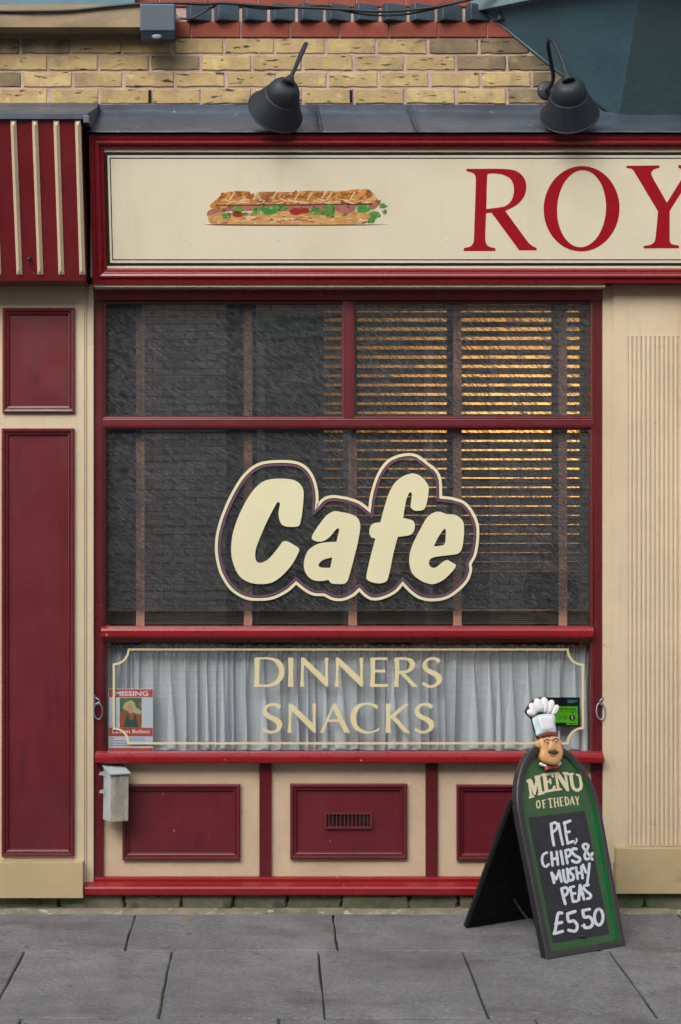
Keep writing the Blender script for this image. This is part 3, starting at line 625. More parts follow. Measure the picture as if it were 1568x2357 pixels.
pbox('frontage_panel', -520, 649, -30, 2070, -.005, .06, cream, lwall, .003)
pbox('fascia_board', -640, 262, -130, 648, -.12, .10, maroon_d, lwall, .004)
pr_ = thing('right_pilaster', 'cream reeded pilaster on the right edge behind the menu board', 'pilaster')
pbox('pilaster_face', 1412.5, 654, 1730, 1985, -.03, .06, cream, pr_, .003)
pbox('edge_strip', 1388, 656, 1408, 2050, -.018, .06, cream, pr_, .003)
pbox('bead', 1408, 654, 1413, 2050, -.022, .05, cream, pr_, .002)
A = W(1446, 1946, -.03); B = W(1700, 774, -.03); nre = int((B.x-A.x)/.0201)
frame('panel_edge', FY(-.03), A.x-.006, A.z-.004, B.x+.006, B.z+.004, [(0, 0), (0, .006), (.005, .006), (.005, 0)], cream, pr_)
V = []; F = []
for i in range(nre*6+1):
    x = A.x+.0201*i/6; k = i % 6; h = .0015+.0075*math.sin(math.pi*k/6)**.6 if k else .0012
    V += [(x, -.03-h, A.z), (x, -.03-h, B.z)]
for i in range(nre):
    o = mk('reed', [V[2*(i*6+j)+e] for j in range(7) for e in (0, 1)], [(2*j, 2*j+1, 2*j+3, 2*j+2) for j in range(6)]+[(0, 2, 4, 6, 8, 10, 12), (13, 11, 9, 7, 5, 3, 1)], cream, pr_)
pbox('plinth_block', 1419, 1953, 1760, 2058, -.075, .05, plinthc, pr_, .003)
rwall = thing('right_frontage', 'cream frontage beyond the reeded pilaster', 'wall')
pbox('frontage_panel', 1770, 654, 2350, 2060, -.005, .06, cream, rwall, .003)

# base stones
bs_ = thing('base_course', 'mossy rough stone course under the shopfront', 'stone plinth')
x = -1.9; r = random.Random(9)
while x < 2.6:
    w = r.uniform(.15, .30); me = piece_mesh('base_stone', w-.008, .078, .10, (7, 3), .009, .008, r); me.materials.append(plstone)
    inst('base_stone', me, None, (x+w/2, .068+r.uniform(-.012, .008), .034), bs_, (0, r.uniform(-.02, .02), 0)); x += w

box('joint_mortar', FAC, -3, 4.2, -.02, .072, -.05, .012, jointm, bs_, bevel=0)
# ================================================================== SHOP WINDOW
sw_ = thing('shop_window', 'maroon framed cafe window with painted lettering over a net curtain', 'window')
yb = .06
pbox('left_stile', 215.8, 672, 236, 1757, 0, yb, maroon_d, sw_); pbox('right_stile', 1368, 672, 1387.5, 1757, 0, yb, maroon_d, sw_)
pbox('head_rail', 215.8, 664, 1387.5, 691, -.004, yb, dkred, sw_)
pbox('mullion', 793, 691, 813, 963, 0, yb, maroon, sw_, .004)
pbox('transom', 236, 963.5, 1368, 981, -.002, yb, maroon, sw_, .004)
BEAD = [(0, -.0), (0, .004), (.004, .0045), (.006, -.004), (.012, -.010), (.0135, -.026)]
def pane(x0, y0, x1, y1, ext=7.0, m=maroon_d):
    A = W(x0-ext, y1+ext); B = W(x1+ext, y0-ext)
    frame('glazing_bead', FAC, A.x, A.z, B.x, B.z, [(0, -.03), (0, -.001), (.003, .002), (.006, .0005), (.0075, -.006), (.0135, -.011), (.014, -.028)], m, sw_)
    A = W(x0-3, y1+3, .028); B = W(x1+3, y0-3, .028)
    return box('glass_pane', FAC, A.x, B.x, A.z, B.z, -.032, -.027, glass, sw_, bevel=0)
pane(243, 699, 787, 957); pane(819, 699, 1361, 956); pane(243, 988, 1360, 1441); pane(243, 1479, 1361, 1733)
pbox('lower_rail', 236, 1444, 1368, 1474, -.004, yb, maroon_d, sw_, .002)
zl = lambda py, y=0: W(0, py, y).z
xl = W(233, 0, -.03).x; xr = W(1367, 0, -.03).x
prof_x('rail_nosing', xl, xr, [(-.004, zl(1474)), (-.006, zl(1470)), (-.028, zl(1467, -.03)), (-.032, zl(1463, -.03)), (-.032, zl(1452, -.03)), (-.026, zl(1447, -.03)), (-.004, zl(1441.5))], brred, sw_)
xl = W(218, 0, -.05).x; xr = W(1390, 0, -.05).x
prof_x('window_sill', xl, xr, [(.02, zl(1757, 0)), (-.055, zl(1757, -.055)), (-.060, zl(1754, -.06)), (-.060, zl(1744, -.06)), (-.052, zl(1740, -.05)), (-.036, zl(1738, -.04)), (-.030, zl(1734, -.03)), (-.012, zl(1729, -.01)), (.02, zl(1729, 0))], brred, sw_)
# patterned film inside the upper panes and the top of the middle pane
for x0, y0, x1, y1 in ((240, 696, 790, 960), (816, 696, 1364, 960), (240, 985, 1363, 1407)):
    A = W(x0, y1, .036); B = W(x1, y0, .036)
    mk('patterned_film', [(A.x, .036, A.z), (B.x, .036, A.z), (B.x, .036, B.z), (A.x, .036, B.z)], [(0, 1, 2, 3)], film, sw_)
# ---- lettering on the glass
GP = FY(.0268)
gp = lambda x, y, c=0: GP.px(x, y, c)
CA = (201.4, 978.2, .40365); CBx = (776.8, 978.2, .40365)
cA = lambda l: sm(conv(l, *CA)); cB = lambda l: sm(conv(l, *CBx))
lc = [(1040, 310), (1120, 306), (1180, 315), (1215, 340), (1232, 375), (1230, 450), (1222, 520), (1210, 570), (1192, 580), (1140, 580), (1110, 568), (1095, 540), (1090, 500), (1098, 450), (1090, 440), (1080, 445), (1055, 490), (1020, 560), (985, 640), (960, 710), (958, 760), (970, 782), (990, 786), (1025, 770), (1060, 735), (1095, 690), (1115, 665), (1140, 664), (1180, 685), (1207, 706), (1200, 735), (1170, 790), (1120, 850), (1060, 895), (1000, 907), (930, 900), (870, 865), (835, 800), (820, 730), (825, 640), (850, 550), (890, 460), (940, 380), (990, 330)]
la = [(1405, 492), (1440, 495), (1500, 508), (1540, 530), (1556, 570), (1553, 610), (1540, 680), (1515, 780), (1485, 885), (1465, 905), (1420, 907), (1390, 902), (1374, 883, 1), (1335, 890), (1290, 885), (1255, 860), (1235, 815), (1238, 765), (1260, 715), (1310, 680), (1370, 668), (1420, 666, 1), (1436, 595), (1425, 590), (1405, 610), (1380, 640), (1340, 664), (1300, 662), (1280, 648), (1285, 625), (1320, 570), (1365, 515)]
lah = [(1397, 755, 1), (1355, 765), (1330, 780), (1318, 802), (1335, 813), (1385, 815, 1)]
lff = [(420, 277), (455, 282), (490, 305), (520, 350), (518, 400), (508, 450), (492, 482), (455, 490), (430, 482), (418, 465), (425, 400), (419, 383), (405, 395), (390, 440), (375, 530, 1), (430, 545), (442, 572), (436, 605), (415, 627), (370, 635), (345, 638, 1), (320, 730), (300, 830), (283, 887), (255, 902), (220, 902), (180, 890), (165, 870), (180, 790), (205, 690), (217, 648, 1), (192, 638), (182, 610), (190, 575), (210, 560), (245, 555, 1), (265, 480), (290, 400), (320, 340), (365, 298)]
le = [(580, 494), (625, 508), (670, 512), (700, 530), (720, 560), (722, 620), (712, 700), (690, 732), (640, 742), (560, 752), (530, 765), (522, 790), (537, 812), (562, 812), (600, 782), (625, 770), (652, 783), (676, 800), (660, 830), (610, 880), (560, 905), (530, 907), (480, 890), (430, 850), (412, 800), (412, 740), (430, 680), (470, 600), (510, 530), (545, 502)]
leh = [(612, 592), (595, 610), (570, 650), (550, 692, 1), (592, 688), (612, 678), (618, 640), (618, 600)]
flat('letter_c', [cA(lc)], gp, .0005, lettc, sw_); flat('letter_a', [cA(la), cA(lah)], gp, .0005, lettc, sw_)
flat('letter_f', [cB(lff)], gp, .0005, lettc, sw_); flat('letter_e', [cB(le), cB(leh)], gp, .0005, lettc, sw_)
outA1 = [(735, 700), (742, 620), (770, 520), (820, 405), (880, 305), (940, 245), (1000, 217), (1080, 208), (1170, 211), (1230, 232), (1275, 280), (1302, 350), (1310, 420), (1305, 470, 1), (1345, 425), (1395, 408), (1460, 415)]
outB = [(60, 420), (125, 443), (183, 487, 1), (195, 400), (230, 290), (280, 215), (340, 180), (410, 168), (460, 180), (510, 218), (560, 258), (585, 310), (590, 412, 1), (660, 421), (725, 445), (770, 500), (798, 570), (800, 650), (785, 740), (757, 793, 1), (760, 830), (740, 885), (690, 940), (620, 985), (540, 997), (470, 985), (415, 947), (373, 903, 1), (330, 950), (260, 985), (200, 992), (160, 972), (125, 938, 1), (90, 970), (30, 995)]
outA2 = [(1400, 992), (1350, 968, 1), (1290, 965), (1240, 940), (1190, 900, 1), (1140, 945), (1060, 985), (980, 995), (900, 985), (820, 935), (765, 850), (742, 770)]
outl = sm(conv(outA1, *CA)+conv(outB, *CBx)+conv(outA2, *CA), 5)
band('cream_outline', outl, 6.6, gp, lettc, sw_, .0005)
def inset(path, d):
    P = [Vector(p[:2]) for p in path]; n = len(P); ar = sum(P[i].x*P[(i+1) % n].y-P[(i+1) % n].x*P[i].y for i in range(n)); s = 1 if ar > 0 else -1; o = []
    for i in range(n):
        d1 = (P[i]-P[i-1]).normalized(); d2 = (P[(i+1) % n]-P[i]).normalized(); n1 = Vector((-d1.y, d1.x))*s; n2 = Vector((-d2.y, d2.x))*s
        nn = (n1+n2).normalized(); o.append(P[i]+nn*d/max(.5, nn.dot(n1)))
    # drop points that folded back closer than d to the path
    return [q for q in o if min((q-p).length for p in P) > d*.93]
band('plum_outline', inset(outl, 7.6), 5.2, gp, purple, sw_, .0004)
dn = lambda l: sm(conv(l, 575.4, 1496.1, .29358))
def sh(l, dx, dy): return [(p[0]+dx, p[1]+dy)+tuple(p[2:]) for p in l]
dD = [(37, 60, 1), (150, 58), (215, 72), (255, 110), (272, 165), (262, 215), (225, 262), (170, 285), (110, 290), (30, 290, 1), (38, 200)]
dDh = [(78, 75, 1), (130, 73), (185, 88), (220, 130), (228, 175), (215, 220), (180, 255), (130, 272), (70, 270, 1)]
dI = [(300, 60, 1), (342, 60, 1), (338, 175), (342, 288, 1), (298, 288, 1), (303, 175)]
dN = [(400, 60, 1), (425, 60, 1), (590, 215, 1), (592, 160), (586, 60, 1), (616, 60, 1), (612, 160), (614, 288, 1), (598, 288, 1), (425, 115, 1), (420, 200), (425, 288, 1), (393, 288, 1), (402, 170)]
dE = [(943, 60, 1), (1077, 58, 1), (1075, 82, 1), (1040, 78), (982, 78, 1), (982, 155, 1), (1062, 152, 1), (1062, 178, 1), (982, 176, 1), (978, 265, 1), (1030, 268), (1082, 265, 1), (1078, 290, 1), (942, 290, 1), (948, 175)]
dR = [(1132, 60, 1), (1215, 58), (1270, 70), (1294, 105), (1285, 145), (1250, 175), (1215, 182, 1), (1320, 290, 1), (1275, 290, 1), (1185, 190, 1), (1172, 185, 1), (1165, 230), (1168, 290, 1), (1128, 290, 1), (1136, 175)]
dRh = [(1172, 78, 1), (1205, 76), (1240, 88), (1256, 115), (1245, 145), (1215, 162), (1172, 164, 1)]
dS = [(1497, 80, 1), (1480, 105, 1), (1455, 85), (1420, 78), (1390, 95), (1385, 120), (1405, 145), (1470, 175), (1500, 205), (1503, 240), (1480, 275), (1430, 296), (1385, 290), (1348, 270, 1), (1358, 248, 1), (1390, 270), (1425, 277), (1455, 262), (1462, 235), (1440, 205), (1385, 175), (1358, 145), (1355, 105), (1385, 70), (1430, 56), (1470, 60)]
dA = [(655, 420, 1), (672, 420, 1), (788, 650, 1), (740, 650, 1), (700, 562, 1), (610, 562, 1), (575, 650, 1), (550, 650, 1)]; dAh = [(618, 545, 1), (692, 545, 1), (655, 462, 1)]
dC = [(1005, 440, 1), (1000, 465, 1), (950, 435), (905, 430), (855, 460), (832, 530), (845, 590), (890, 630), (945, 640), (990, 625), (1018, 605, 1), (1012, 632, 1), (960, 650), (905, 656), (840, 635), (798, 580), (790, 530), (805, 470), (850, 425), (920, 413), (970, 420)]
dK = [(1065, 420, 1), (1103, 420, 1), (1100, 515, 1), (1215, 422, 1), (1250, 420, 1), (1140, 520, 1), (1258, 650, 1), (1212, 650, 1), (1105, 530, 1), (1102, 590), (1105, 650, 1), (1062, 650, 1), (1068, 535)]
for nm, ls in (('letter_d', [dD, dDh]), ('letter_i', [dI]), ('letter_n', [dN]), ('letter_n', [sh(dN, 273, 0)]), ('letter_e', [dE]), ('letter_r', [dR, dRh]), ('letter_s', [dS]),
               ('letter_s', [sh(dS, -1251, 359)]), ('letter_n', [sh(dN, -97, 361)]), ('letter_a', [dA, dAh]), ('letter_c', [dC]), ('letter_k', [dK]), ('letter_s', [sh(dS, -60, 359)])):
    flat(nm, [dn(l) for l in ls], gp, .0005, lettg, sw_)
def arc(cx, cy, r, t0, t1, n=8): return [(cx+r*math.cos(math.radians(t0+(t1-t0)*i/n)), cy+r*math.sin(math.radians(t0+(t1-t0)*i/n))) for i in range(n+1)]
path = arc(262, 1495, 34, 0, 90)[::-1]+arc(1342, 1495, 35, 180, 90, 8)+arc(1342, 1711, 35, 270, 180)+arc(262, 1711, 34, 360, 270)
band('scalloped_border_line', path, 4.9, gp, lettg, sw_, .0005)

# ================================================================== BLIND
bl = thing('venetian_blind', 'grey venetian blind with dusty pink tapes behind the upper panes', 'blind')
xa, xb = W(238, 0, .1).x, W(1349, 0, .1).x; z0 = W(0, 704, .1).z; pt = .0417
def slat_mesh(tilt):
    w = .05; pts = []
    for k in range(5):
        t = -.5+k/4; x = t*w; zz = .005*(1-4*t*t); pts.append((x*math.cos(tilt)-zz*math.sin(tilt), x*math.sin(tilt)+zz*math.cos(tilt)))
    V = [(x, y, z) for x in (xa, xb) for y, z in pts]; F = [(i, i+1, 6+i, 5+i) for i in range(4)]
    me = bpy.data.meshes.new('slat'); me.from_pydata(V, [], F); me.update(); me.materials.append(slatm); return me
for i in range(33):
    z = z0-pt*i; el = math.degrees(math.atan((z-EYE)/8.0))
    want = max(.0, .0175-.0175*i/31) if i < 30 else 0
    want = min(want, .0185); s = (pt-want+.0005)/.0505; tau = math.degrees(math.asin(min(.985, s)))+el
    # front edge low, back edge high
    inst('slat', slat_mesh(math.radians(tau)), None, (0, .10, z), bl, (rng.uniform(-.006, .006), rng.uniform(-.0006, .0006), 0))
zbz = z0-pt*32.6
stackm = mat('lightened_blind_stack', (120, 110, 100), .5, .1)  # same slats, colour lightened so the dim stack does not render black
for i in range(7):
    me_ = slat_mesh(0.05); me_.materials.clear(); me_.materials.append(stackm); inst('slat', me_, None, (0, .10, zbz-.006-.0095*i), bl, (0, rng.uniform(-.001, .001), 0))
box('bottom_rail', FAC, xa, xb, zbz-.095, zbz-.078, -.124, -.076, stackm, bl, bevel=.003)
box('head_box', FAC, xa, xb, z0+.01, z0+.05, -.124, -.076, slatm, bl, bevel=.003)
for px in (323, 571, 812, 1053, 1296):
    P = W(px, 0, .066); tube_w = .019
    box('ladder_tape', FAC, P.x-tube_w, P.x+tube_w, zbz-.08, z0+.02, -.0668, -.0658, tapem, bl, bevel=0)
    box('ladder_tape', FAC, P.x-tube_w-.022, P.x+tube_w-.018, zbz-.08, z0+.02, -.134, -.1335, tapem, bl, bevel=0)

# ================================================================== NET CURTAIN
nc = thing('net_curtain', 'gathered white net curtain across the bottom pane', 'curtain')
def curtain():
    xa_, xb_ = W(241, 0, .085).x, W(1358, 0, .085).x; zt_, zb_ = W(0, 1491, .085).z, W(0, 1726, .085).z
    r = random.Random(4); nf = 42; folds = []; x = 0
    ws = [r.uniform(.3, 2.4) for _ in range(nf)]; tot = sum(ws); cs = []; a = 0
    for w in ws: cs.append((a/tot, w/tot)); a += w
    ov = [r.uniform(.3, 1.5) for _ in range(nf)]; dp = [r.uniform(.5, 1.15) for _ in range(nf)]; ht = [r.uniform(-.006, .006) for _ in range(nf)]; lean = [r.uniform(-.12, .12) for _ in range(nf)]
    V = []; F = []; ns = 22; nz = 26
    for j in range(nz+1):
        t = j/nz; gather = math.exp(-t*9)
        for k, (s0, w) in enumerate(cs):
            for i in range(ns):
                q = i/ns; ph = 2*math.pi*q
                drop = .4+.6*(t*t*(3-2*t))
                xx = s0+w*q + w*ov[k]*.46*drop*math.sin(ph)*(1-gather) + w*lean[k]*(t)*math.sin(math.pi*q)
                yy = .085 + .030*dp[k]*drop*math.cos(ph)*(1-gather*.6) + .004*(.25+gather)*math.sin((s0+w*q)*620+2*math.sin(k))
                zz = zt_+(zb_-zt_)*t + ht[k]*t*math.sin(math.pi*q) - .004*t*math.cos(ph)
                V.append((xa_+(xb_-xa_)*xx, yy, zz))
    n = nf*ns
    for j in range(nz):
        for i in range(n-1): F.append((j*n+i, j*n+i+1, (j+1)*n+i+1, (j+1)*n+i))
    mk('net_fabric', V, F, net, nc, smooth=True)
    # hem: doubled cloth at the bottom edge, and gathered heading at the top
    hem = V[nz*n:(nz+1)*n]; V2 = [Vector(v)+Vector((0, -.0012, 0)) for v in hem]+[Vector(v)+Vector((0, -.0012, .008)) for v in hem]
    mk('hem', V2, [(i, i+1, n+i+1, n+i) for i in range(n-1)], net, nc, smooth=True)
    hd = V[0:n]; V2 = [Vector((v[0], v[1]-.002+.004*math.sin(i*.9), v[2]+.012+.003*math.sin(i*.37))) for i, v in enumerate(hd)]+[Vector(v)+Vector((0, -.002, -.016)) for v in hd]
    mk('gathered_heading', V2, [(i, i+1, n+i+1, n+i) for i in range(n-1)], net, nc, smooth=True)
    tube('curtain_wire', [(xa_-.01, .086, zt_), (xb_+.01, .086, zt_)], .003, galv, nc, 8)
curtain()
# window board inside, behind the curtain
wb = struct(box('window_board', FAC, W(236, 0).x, W(1370, 0).x, W(0, 1752, .1).z-.03, W(0, 1752, .1).z, -.40, -.062, mat('dusty_board', (150, 142, 130), .7, .1), None, bevel=.002))

# ================================================================== PAPER NOTICES BEHIND THE GLASS
paper = mat('poster_paper', (216, 222, 238), .6, .03); prd = mat('poster_red', (206, 78, 66), .6, .06, 12); pnavy = mat('poster_text', (90, 96, 120), .6, .05)
mp_ = thing('missing_poster', 'missing person poster with red bands and a photo inside the lower pane', 'poster')
FP = FY(.036); fp = lambda x, y, c=0: FP.px(x, y, c)
zq = lambda l: conv(l, 230.2, 1565.1, .09541)
def prect(nm, x0, y0, x1, y1, m, c, par, cv=zq, f=fp, th=.0002): return flat(nm, [cv([(x0, y0), (x1, y0+2), (x1, y1+2), (x0, y1)])], f, th, m, par, base=c)
prect('poster_sheet', 210, 208, 1278, 1742, paper, 0, mp_, th=.0008)
prect('red_band', 218, 225, 1270, 415, prd, .0010, mp_); prect('red_band', 218, 1155, 1270, 1358, prd, .0010, mp_); prect('red_band', 218, 1640, 1270, 1738, prd, .0010, mp_)
prect('photo', 478, 430, 1005, 1150, mat('photo_foliage', (92, 118, 74), .5, .3, 60, 0, 90, [((176, 160, 92), 50, .55, .1, (1, 1, 1), .8), ((40, 74, 50), 40, .6, .1, (1, 1, 1), .8)]), .0010, mp_)
flat('photo_sleeves', [sm(zq([(480, 1148, 1), (480, 800), (560, 752), (680, 770), (760, 800), (880, 830), (1002, 880), (1002, 1148, 1)]))], fp, .0002, mat('photo_orange', (176, 92, 62), .5, .2, 60), mp_, base=.0013)
flat('photo_top', [sm(zq([(570, 1148, 1), (610, 940), (660, 840), (700, 850), (720, 940), (770, 975), (810, 940), (820, 830), (860, 850), (900, 980), (930, 1148, 1)]))], fp, .0002, mat('photo_green_top', (52, 92, 78), .5, .2, 60), mp_, base=.0016)
flat('photo_hair', [sm(zq([(600, 560), (680, 520), (760, 490), (840, 560), (870, 660), (940, 700), (1000, 760), (960, 830), (860, 800), (800, 780), (650, 740), (560, 680)]))], fp, .0002, mat('photo_blonde', (206, 196, 144), .5, .15, 90), mp_, base=.0019)
flat('photo_face', [zq(ell(735, 680, 78, 130, 20, -.15))], fp, .0002, mat('photo_skin', (206, 172, 140), .5, .1, 60), mp_, base=.0022)
whi = mat('poster_white', (238, 236, 246), .6, .02)
text('poster_heading', 'MISSING', FP, 264.5, 1602.2, 11.5, whi, mp_, .0015, bold=.03, wpx=77)
text('poster_name', 'Lauren Bolton', FP, 259, 1688, 9.0, whi, mp_, .0015, bold=.02, wpx=85)
for i, (x0, x1) in enumerate(((245, 345), (245, 620), (245, 650), (245, 1140))):
    prect('text_line', x0, 1405+56*i, x1, 1419+56*i, pnavy, .0010, mp_)
prect('blue_block', 700, 1375, 1080, 1480, mat('poster_blue', (168, 206, 226), .6, .03), .0010, mp_)
hy = thing('food_rating_sticker', 'black and green food rating sticker behind the chef hat in the lower pane', 'sticker')
hq = lambda l: conv(l, 1179.6, 1582.4, .14679)
stk_b = mat('sticker_black', (16, 18, 26), .35, .1); stk_g = mat('sticker_green', (92, 190, 10), .4, .05)
def hrect(nm, x0, y0, x1, y1, m, c, th=.0002): return prect(nm, x0, y0, x1, y1, m, c, hy, cv=hq, th=th)
hrect('sticker_sheet', 395, 155, 1058, 612, stk_b, 0, .0008); hrect('green_band', 420, 296, 1028, 379, stk_g, .001); hrect('green_field', 420, 386, 1030, 550, stk_g, .001); hrect('green_tab', 850, 548, 1030, 586, stk_g, .0012)
text('rating_title', 'FOOD HYGIENE RATING', FP, 1243, 1582.4+.14679*360, 6.0, stk_b, hy, .0015, bold=.02, wpx=83)
for i in range(6):
    cx_ = (470, 560, 655, 745, 830, 938)[i]
    if i < 5:
        band('ring', hq(ell(cx_, 472, 31, 31, 20)), .9, fp, stk_b, hy, .0015); text('digit', str(i), FP, 1179.6+.14679*cx_, 1582.4+.14679*490, 5, stk_b, hy, .0015, 'CENTER', .02)
    else:
        flat('rating_disc', [hq(ell(cx_, 474, 47, 47, 24))], fp, .0002, stk_b, hy, base=.0013); text('digit', '5', FP, 1179.6+.14679*cx_, 1582.4+.14679*502, 8.5, whi, hy, .0018, 'CENTER', 0)
flat('pointer', [hq([(925, 388), (955, 388), (940, 404)])], fp, .0002, stk_b, hy, base=.0013)
for i in range(3): hrect('text_line', 865, 196+18*i, (1025, 1020, 970)[i], 203+18*i, mat('sticker_cyan', (90, 160, 180), .5, .05), .001)
hrect('text_line', 885, 556, 1000, 566, stk_b, .0016)

# ================================================================== STALL RISER
sr = thing('stall_riser', 'cream stall riser with maroon raised panels below the window', 'panelling')
pbox('cream_board', 216, 1757, 1388, 2040, .012, .06, cream_rough, sr, 0)
for x0, x1, m in ((215.8, 238, maroon_d), (597, 625, maroon_d), (980, 1008, maroon_d), (1362, 1388, maroon_d)):
    pbox('post', x0, 1759, x1, 2032, -.004, .05, m, sr, .003)
raised_panel('raised_panel', 282, 1805, 553, 1979, .008, sr); raised_panel('raised_panel', 668, 1804, 937, 1977, .008, sr); raised_panel('raised_panel', 1051, 1806, 1322, 1980, .008, sr)
prof_x('base_rail', W(216, 0, -.02).x, W(1388, 0, -.02).x, [(.05, zl(2034, -.01)), (-.016, zl(2034, -.02)), (-.018, zl(2024, -.02)), (-.010, zl(2021, -.01)), (-.002, zl(2018)), (.05, zl(2018))], brred, sr)
prof_x('base_board', W(195, 0, -.06).x, W(1410, 0, -.06).x, [(.05, zl(2061, -.06)), (-.058, zl(2061, -.06)), (-.062, zl(2058, -.06)), (-.062, zl(2046, -.06)), (-.056, zl(2042, -.06)), (-.024, zl(2030, -.02)), (.05, zl(2030, -.02))], brred, sr)
# air brick / vent
A = W(748, 1908, -.01); B = W(857, 1871, -.01)
frame('vent_frame', FY(.0045), A.x, A.z, B.x, B.z, [(0, 0), (0, .014), (.008, .014), (.010, .004), (.010, -.004)], ventm, sr)
mk('vent_dark', [(A.x+.006, .0008, A.z+.006), (B.x-.006, .0008, A.z+.006), (B.x-.006, .0008, B.z-.006), (A.x+.006, .0008, B.z-.006)], [(0, 1, 2, 3)], darkm, sr)
for i in range(11):
    x = A.x+.010+(B.x-A.x-.02)*(i+.5)/11
    multibox('vent_bar', [(FAC, x-.0030, x+.0014, A.z+.008, B.z-.008, .0, .0055)], ventm, sr)
# weathered box on the left post
bx = thing('metal_box', 'small weathered pale metal box with sloping lid fixed to the left post', 'box')
phi = math.radians(25); un = Vector((math.cos(phi), math.sin(phi), 0)); nn = Vector((math.sin(phi), -math.cos(phi), 0))
o_ = W(253, 1893, -.115); BF = Fr(o_, un, (0, 0, 1), nn)
hgt = (1893-1782)/FOC*(DIST-.11)
V = [BF.p(a, b, c) for c, t in ((0, 0), (-.092, .020)) for a, b in ((0, 0), (.086, 0), (.088, hgt+t), (.004, hgt+t))]
o = mk('box_body', V, BOXF, boxm, bx, bevel=.003); o.data.materials.append(boxside)
for p in o.data.polygons:
    if p.normal.dot(-un) > .8: p.material_index = 1  # left side painted lighter, as the face that catches the light
V = [BF.p(a, b, c) for a, b, c in ((-.004, hgt-.004, .010), (.092, hgt-.004, .010), (.092, hgt+.024, -.094), (-.004, hgt+.024, -.094), (-.004, hgt+.003, .010), (.092, hgt+.003, .010), (.092, hgt+.031, -.094), (-.004, hgt+.031, -.094))]
mk('sloping_lid', V, BOXF, boxside, bx, bevel=.0015)
for b in (hgt-.006, hgt-.085): mk('fixing_tab', [BF.p(a, b+d, -.06-e) for e in (0, .003) for a, d in ((-.028, -.004), (0, -.008), (0, .012), (-.024, .008))], BOXF, boxside, bx)

# ring hooks
for i, (px, lab) in enumerate(((226, 'galvanised ring hanging on the left window stile beside the poster'), (1383, 'galvanised ring hanging on the right window stile beside the rating sticker'))):
    h = thing('ring_hook', lab, 'hook', 'galvanised ring hooks on the window frame'); s = 1 if i else -1
    P = W(px, 1635, -.022); R_ = [P+Vector((math.cos(t)*.0185, math.sin(t)*.006*s, math.sin(t)*.037-.004)) for t in [2*math.pi*k/28 for k in range(28)]]
    tube('ring', R_, .0036, galv, h, 8, closed=True)
    pl_x = W(px+s*9, 1612, 0).x
    box('wall_plate', FAC, pl_x-.006, pl_x+.006, W(0, 1625).z, W(0, 1600).z, -.004, .006, galv, h, bevel=.001)
    tube('staple', cat([(pl_x, -.004, W(0, 1608).z), (pl_x-s*.012, -.022, W(0, 1606).z), (pl_x-s*.026, -.026, W(0, 1614).z), (pl_x-s*.018, -.022, W(0, 1622).z), (pl_x, -.006, W(0, 1619).z)]), .0034, galv, h, 8)

# ================================================================== LAMPS
def lamp(arm, top, rimc, R_, minor, lab, plate=None, ytop=-.44):
    t = thing('sign_lamp', lab, 'wall lamp', 'dark swan neck lamps over the sign')
    P0 = W(*top, ytop); C = Vector((0, -DIST, EYE)); vd = (P0-C).normalized(); rt = Vector((1, 0, 0)); rt = (rt-vd*rt.dot(vd)).normalized(); up = rt.cross(vd)
    k = (P0-C).length/FOC*1.0
    dx, dy = (rimc[0]-top[0])*k, -(rimc[1]-top[1])*k; plen = math.hypot(dx, dy)
    sn = minor/R_; cs = math.sqrt(1-sn*sn); L_ = plen/cs
    ax = (rt*dx+up*dy).normalized()*cs+vd*sn; ax.normalize(); R = R_*k
    pf = [(.003, .001), (0, .020), (L_*.03, R*.36), (L_*.09, R*.45), (L_*.18, R*.53), (L_*.29, R*.585), (L_*.40, R*.605), (L_*.43, R*.605), (L_*.435, R*.655), (L_*.445, R*.66), (L_*.60, R*.745), (L_*.75, R*.84), (L_*.9, R*.935), (L_*.985, R*.99), (L_, R*1.0), (L_*1.012, R*1.0), (L_*1.012, R*.975)]
    lathe('shade', P0, ax, pf, lampm, t)
    lathe('shade_lining', P0, ax, [(L_*1.0, R*.978), (L_*.9, R*.92), (L_*.6, R*.71), (L_*.45, R*.57), (L_*.25, R*.5), (L_*.15, R*.38), (L_*.12, .001)], lampw, t)
    lathe('rim', P0, ax, [(L_-.002, R), (L_-.002, R+.0035), (L_+.003, R+.0045), (L_+.006, R+.002), (L_+.005, R-.002)], lampm, t)
    # neck and arm
    pts = [W(a, b, y) for a, b, y in arm]
    cdir = (P0-pts[-1]).normalized()
    lathe('collar', pts[-1], cdir, [(-.002, .0085), (0, .0125), (.004, .014), ((P0-pts[-1]).length-.004, .027), ((P0-pts[-1]).length, .0285), ((P0-pts[-1]).length+.001, .005)], lampm, t, 28)
    tube('arm', cat(pts, n=8), .0088, lampm, t, 14)
    lathe('bulb', P0, ax, [(L_*.15, .012), (L_*.3, .022), (L_*.5, .028), (L_*.62, .024), (L_*.7, .006)], lampw, t, 20)
    pp = pts[0]; lathe('wall_plate', Vector((pp.x, YB-.006, pp.z)), (0, -1, 0), [(0, .041), (.008, .041), (.012, .036), (.013, .001)], lampm, t, 32)
    for a in (-.026, .026): lathe('screw', Vector((pp.x+a, YB-.019, pp.z)), (0, -1, 0), [(0, .004), (.002, .004), (.003, .001)], worn, t, 10)
z2 = lambda x, y, d: (1219.9+.11009*x, 74.8+.11009*y, d)
lamp([z2(350, 1200, .095), z2(390, 1170, .03), z2(470, 1040, -.04), z2(490, 900, -.07), z2(440, 620, -.13), z2(392, 360, -.19), z2(385, 200, -.23), z2(440, 140, -.27), z2(520, 210, -.31), z2(600, 400, -.355), z2(700, 640, -.40), z2(755, 830, -.425)],
     (1219.9+.11009*812, 74.8+.11009*1025), (1219.9+.11009*858, 74.8+.11009*1665), 64.5, 40, 'dark swan neck lamp over the O in front of the teal bay')
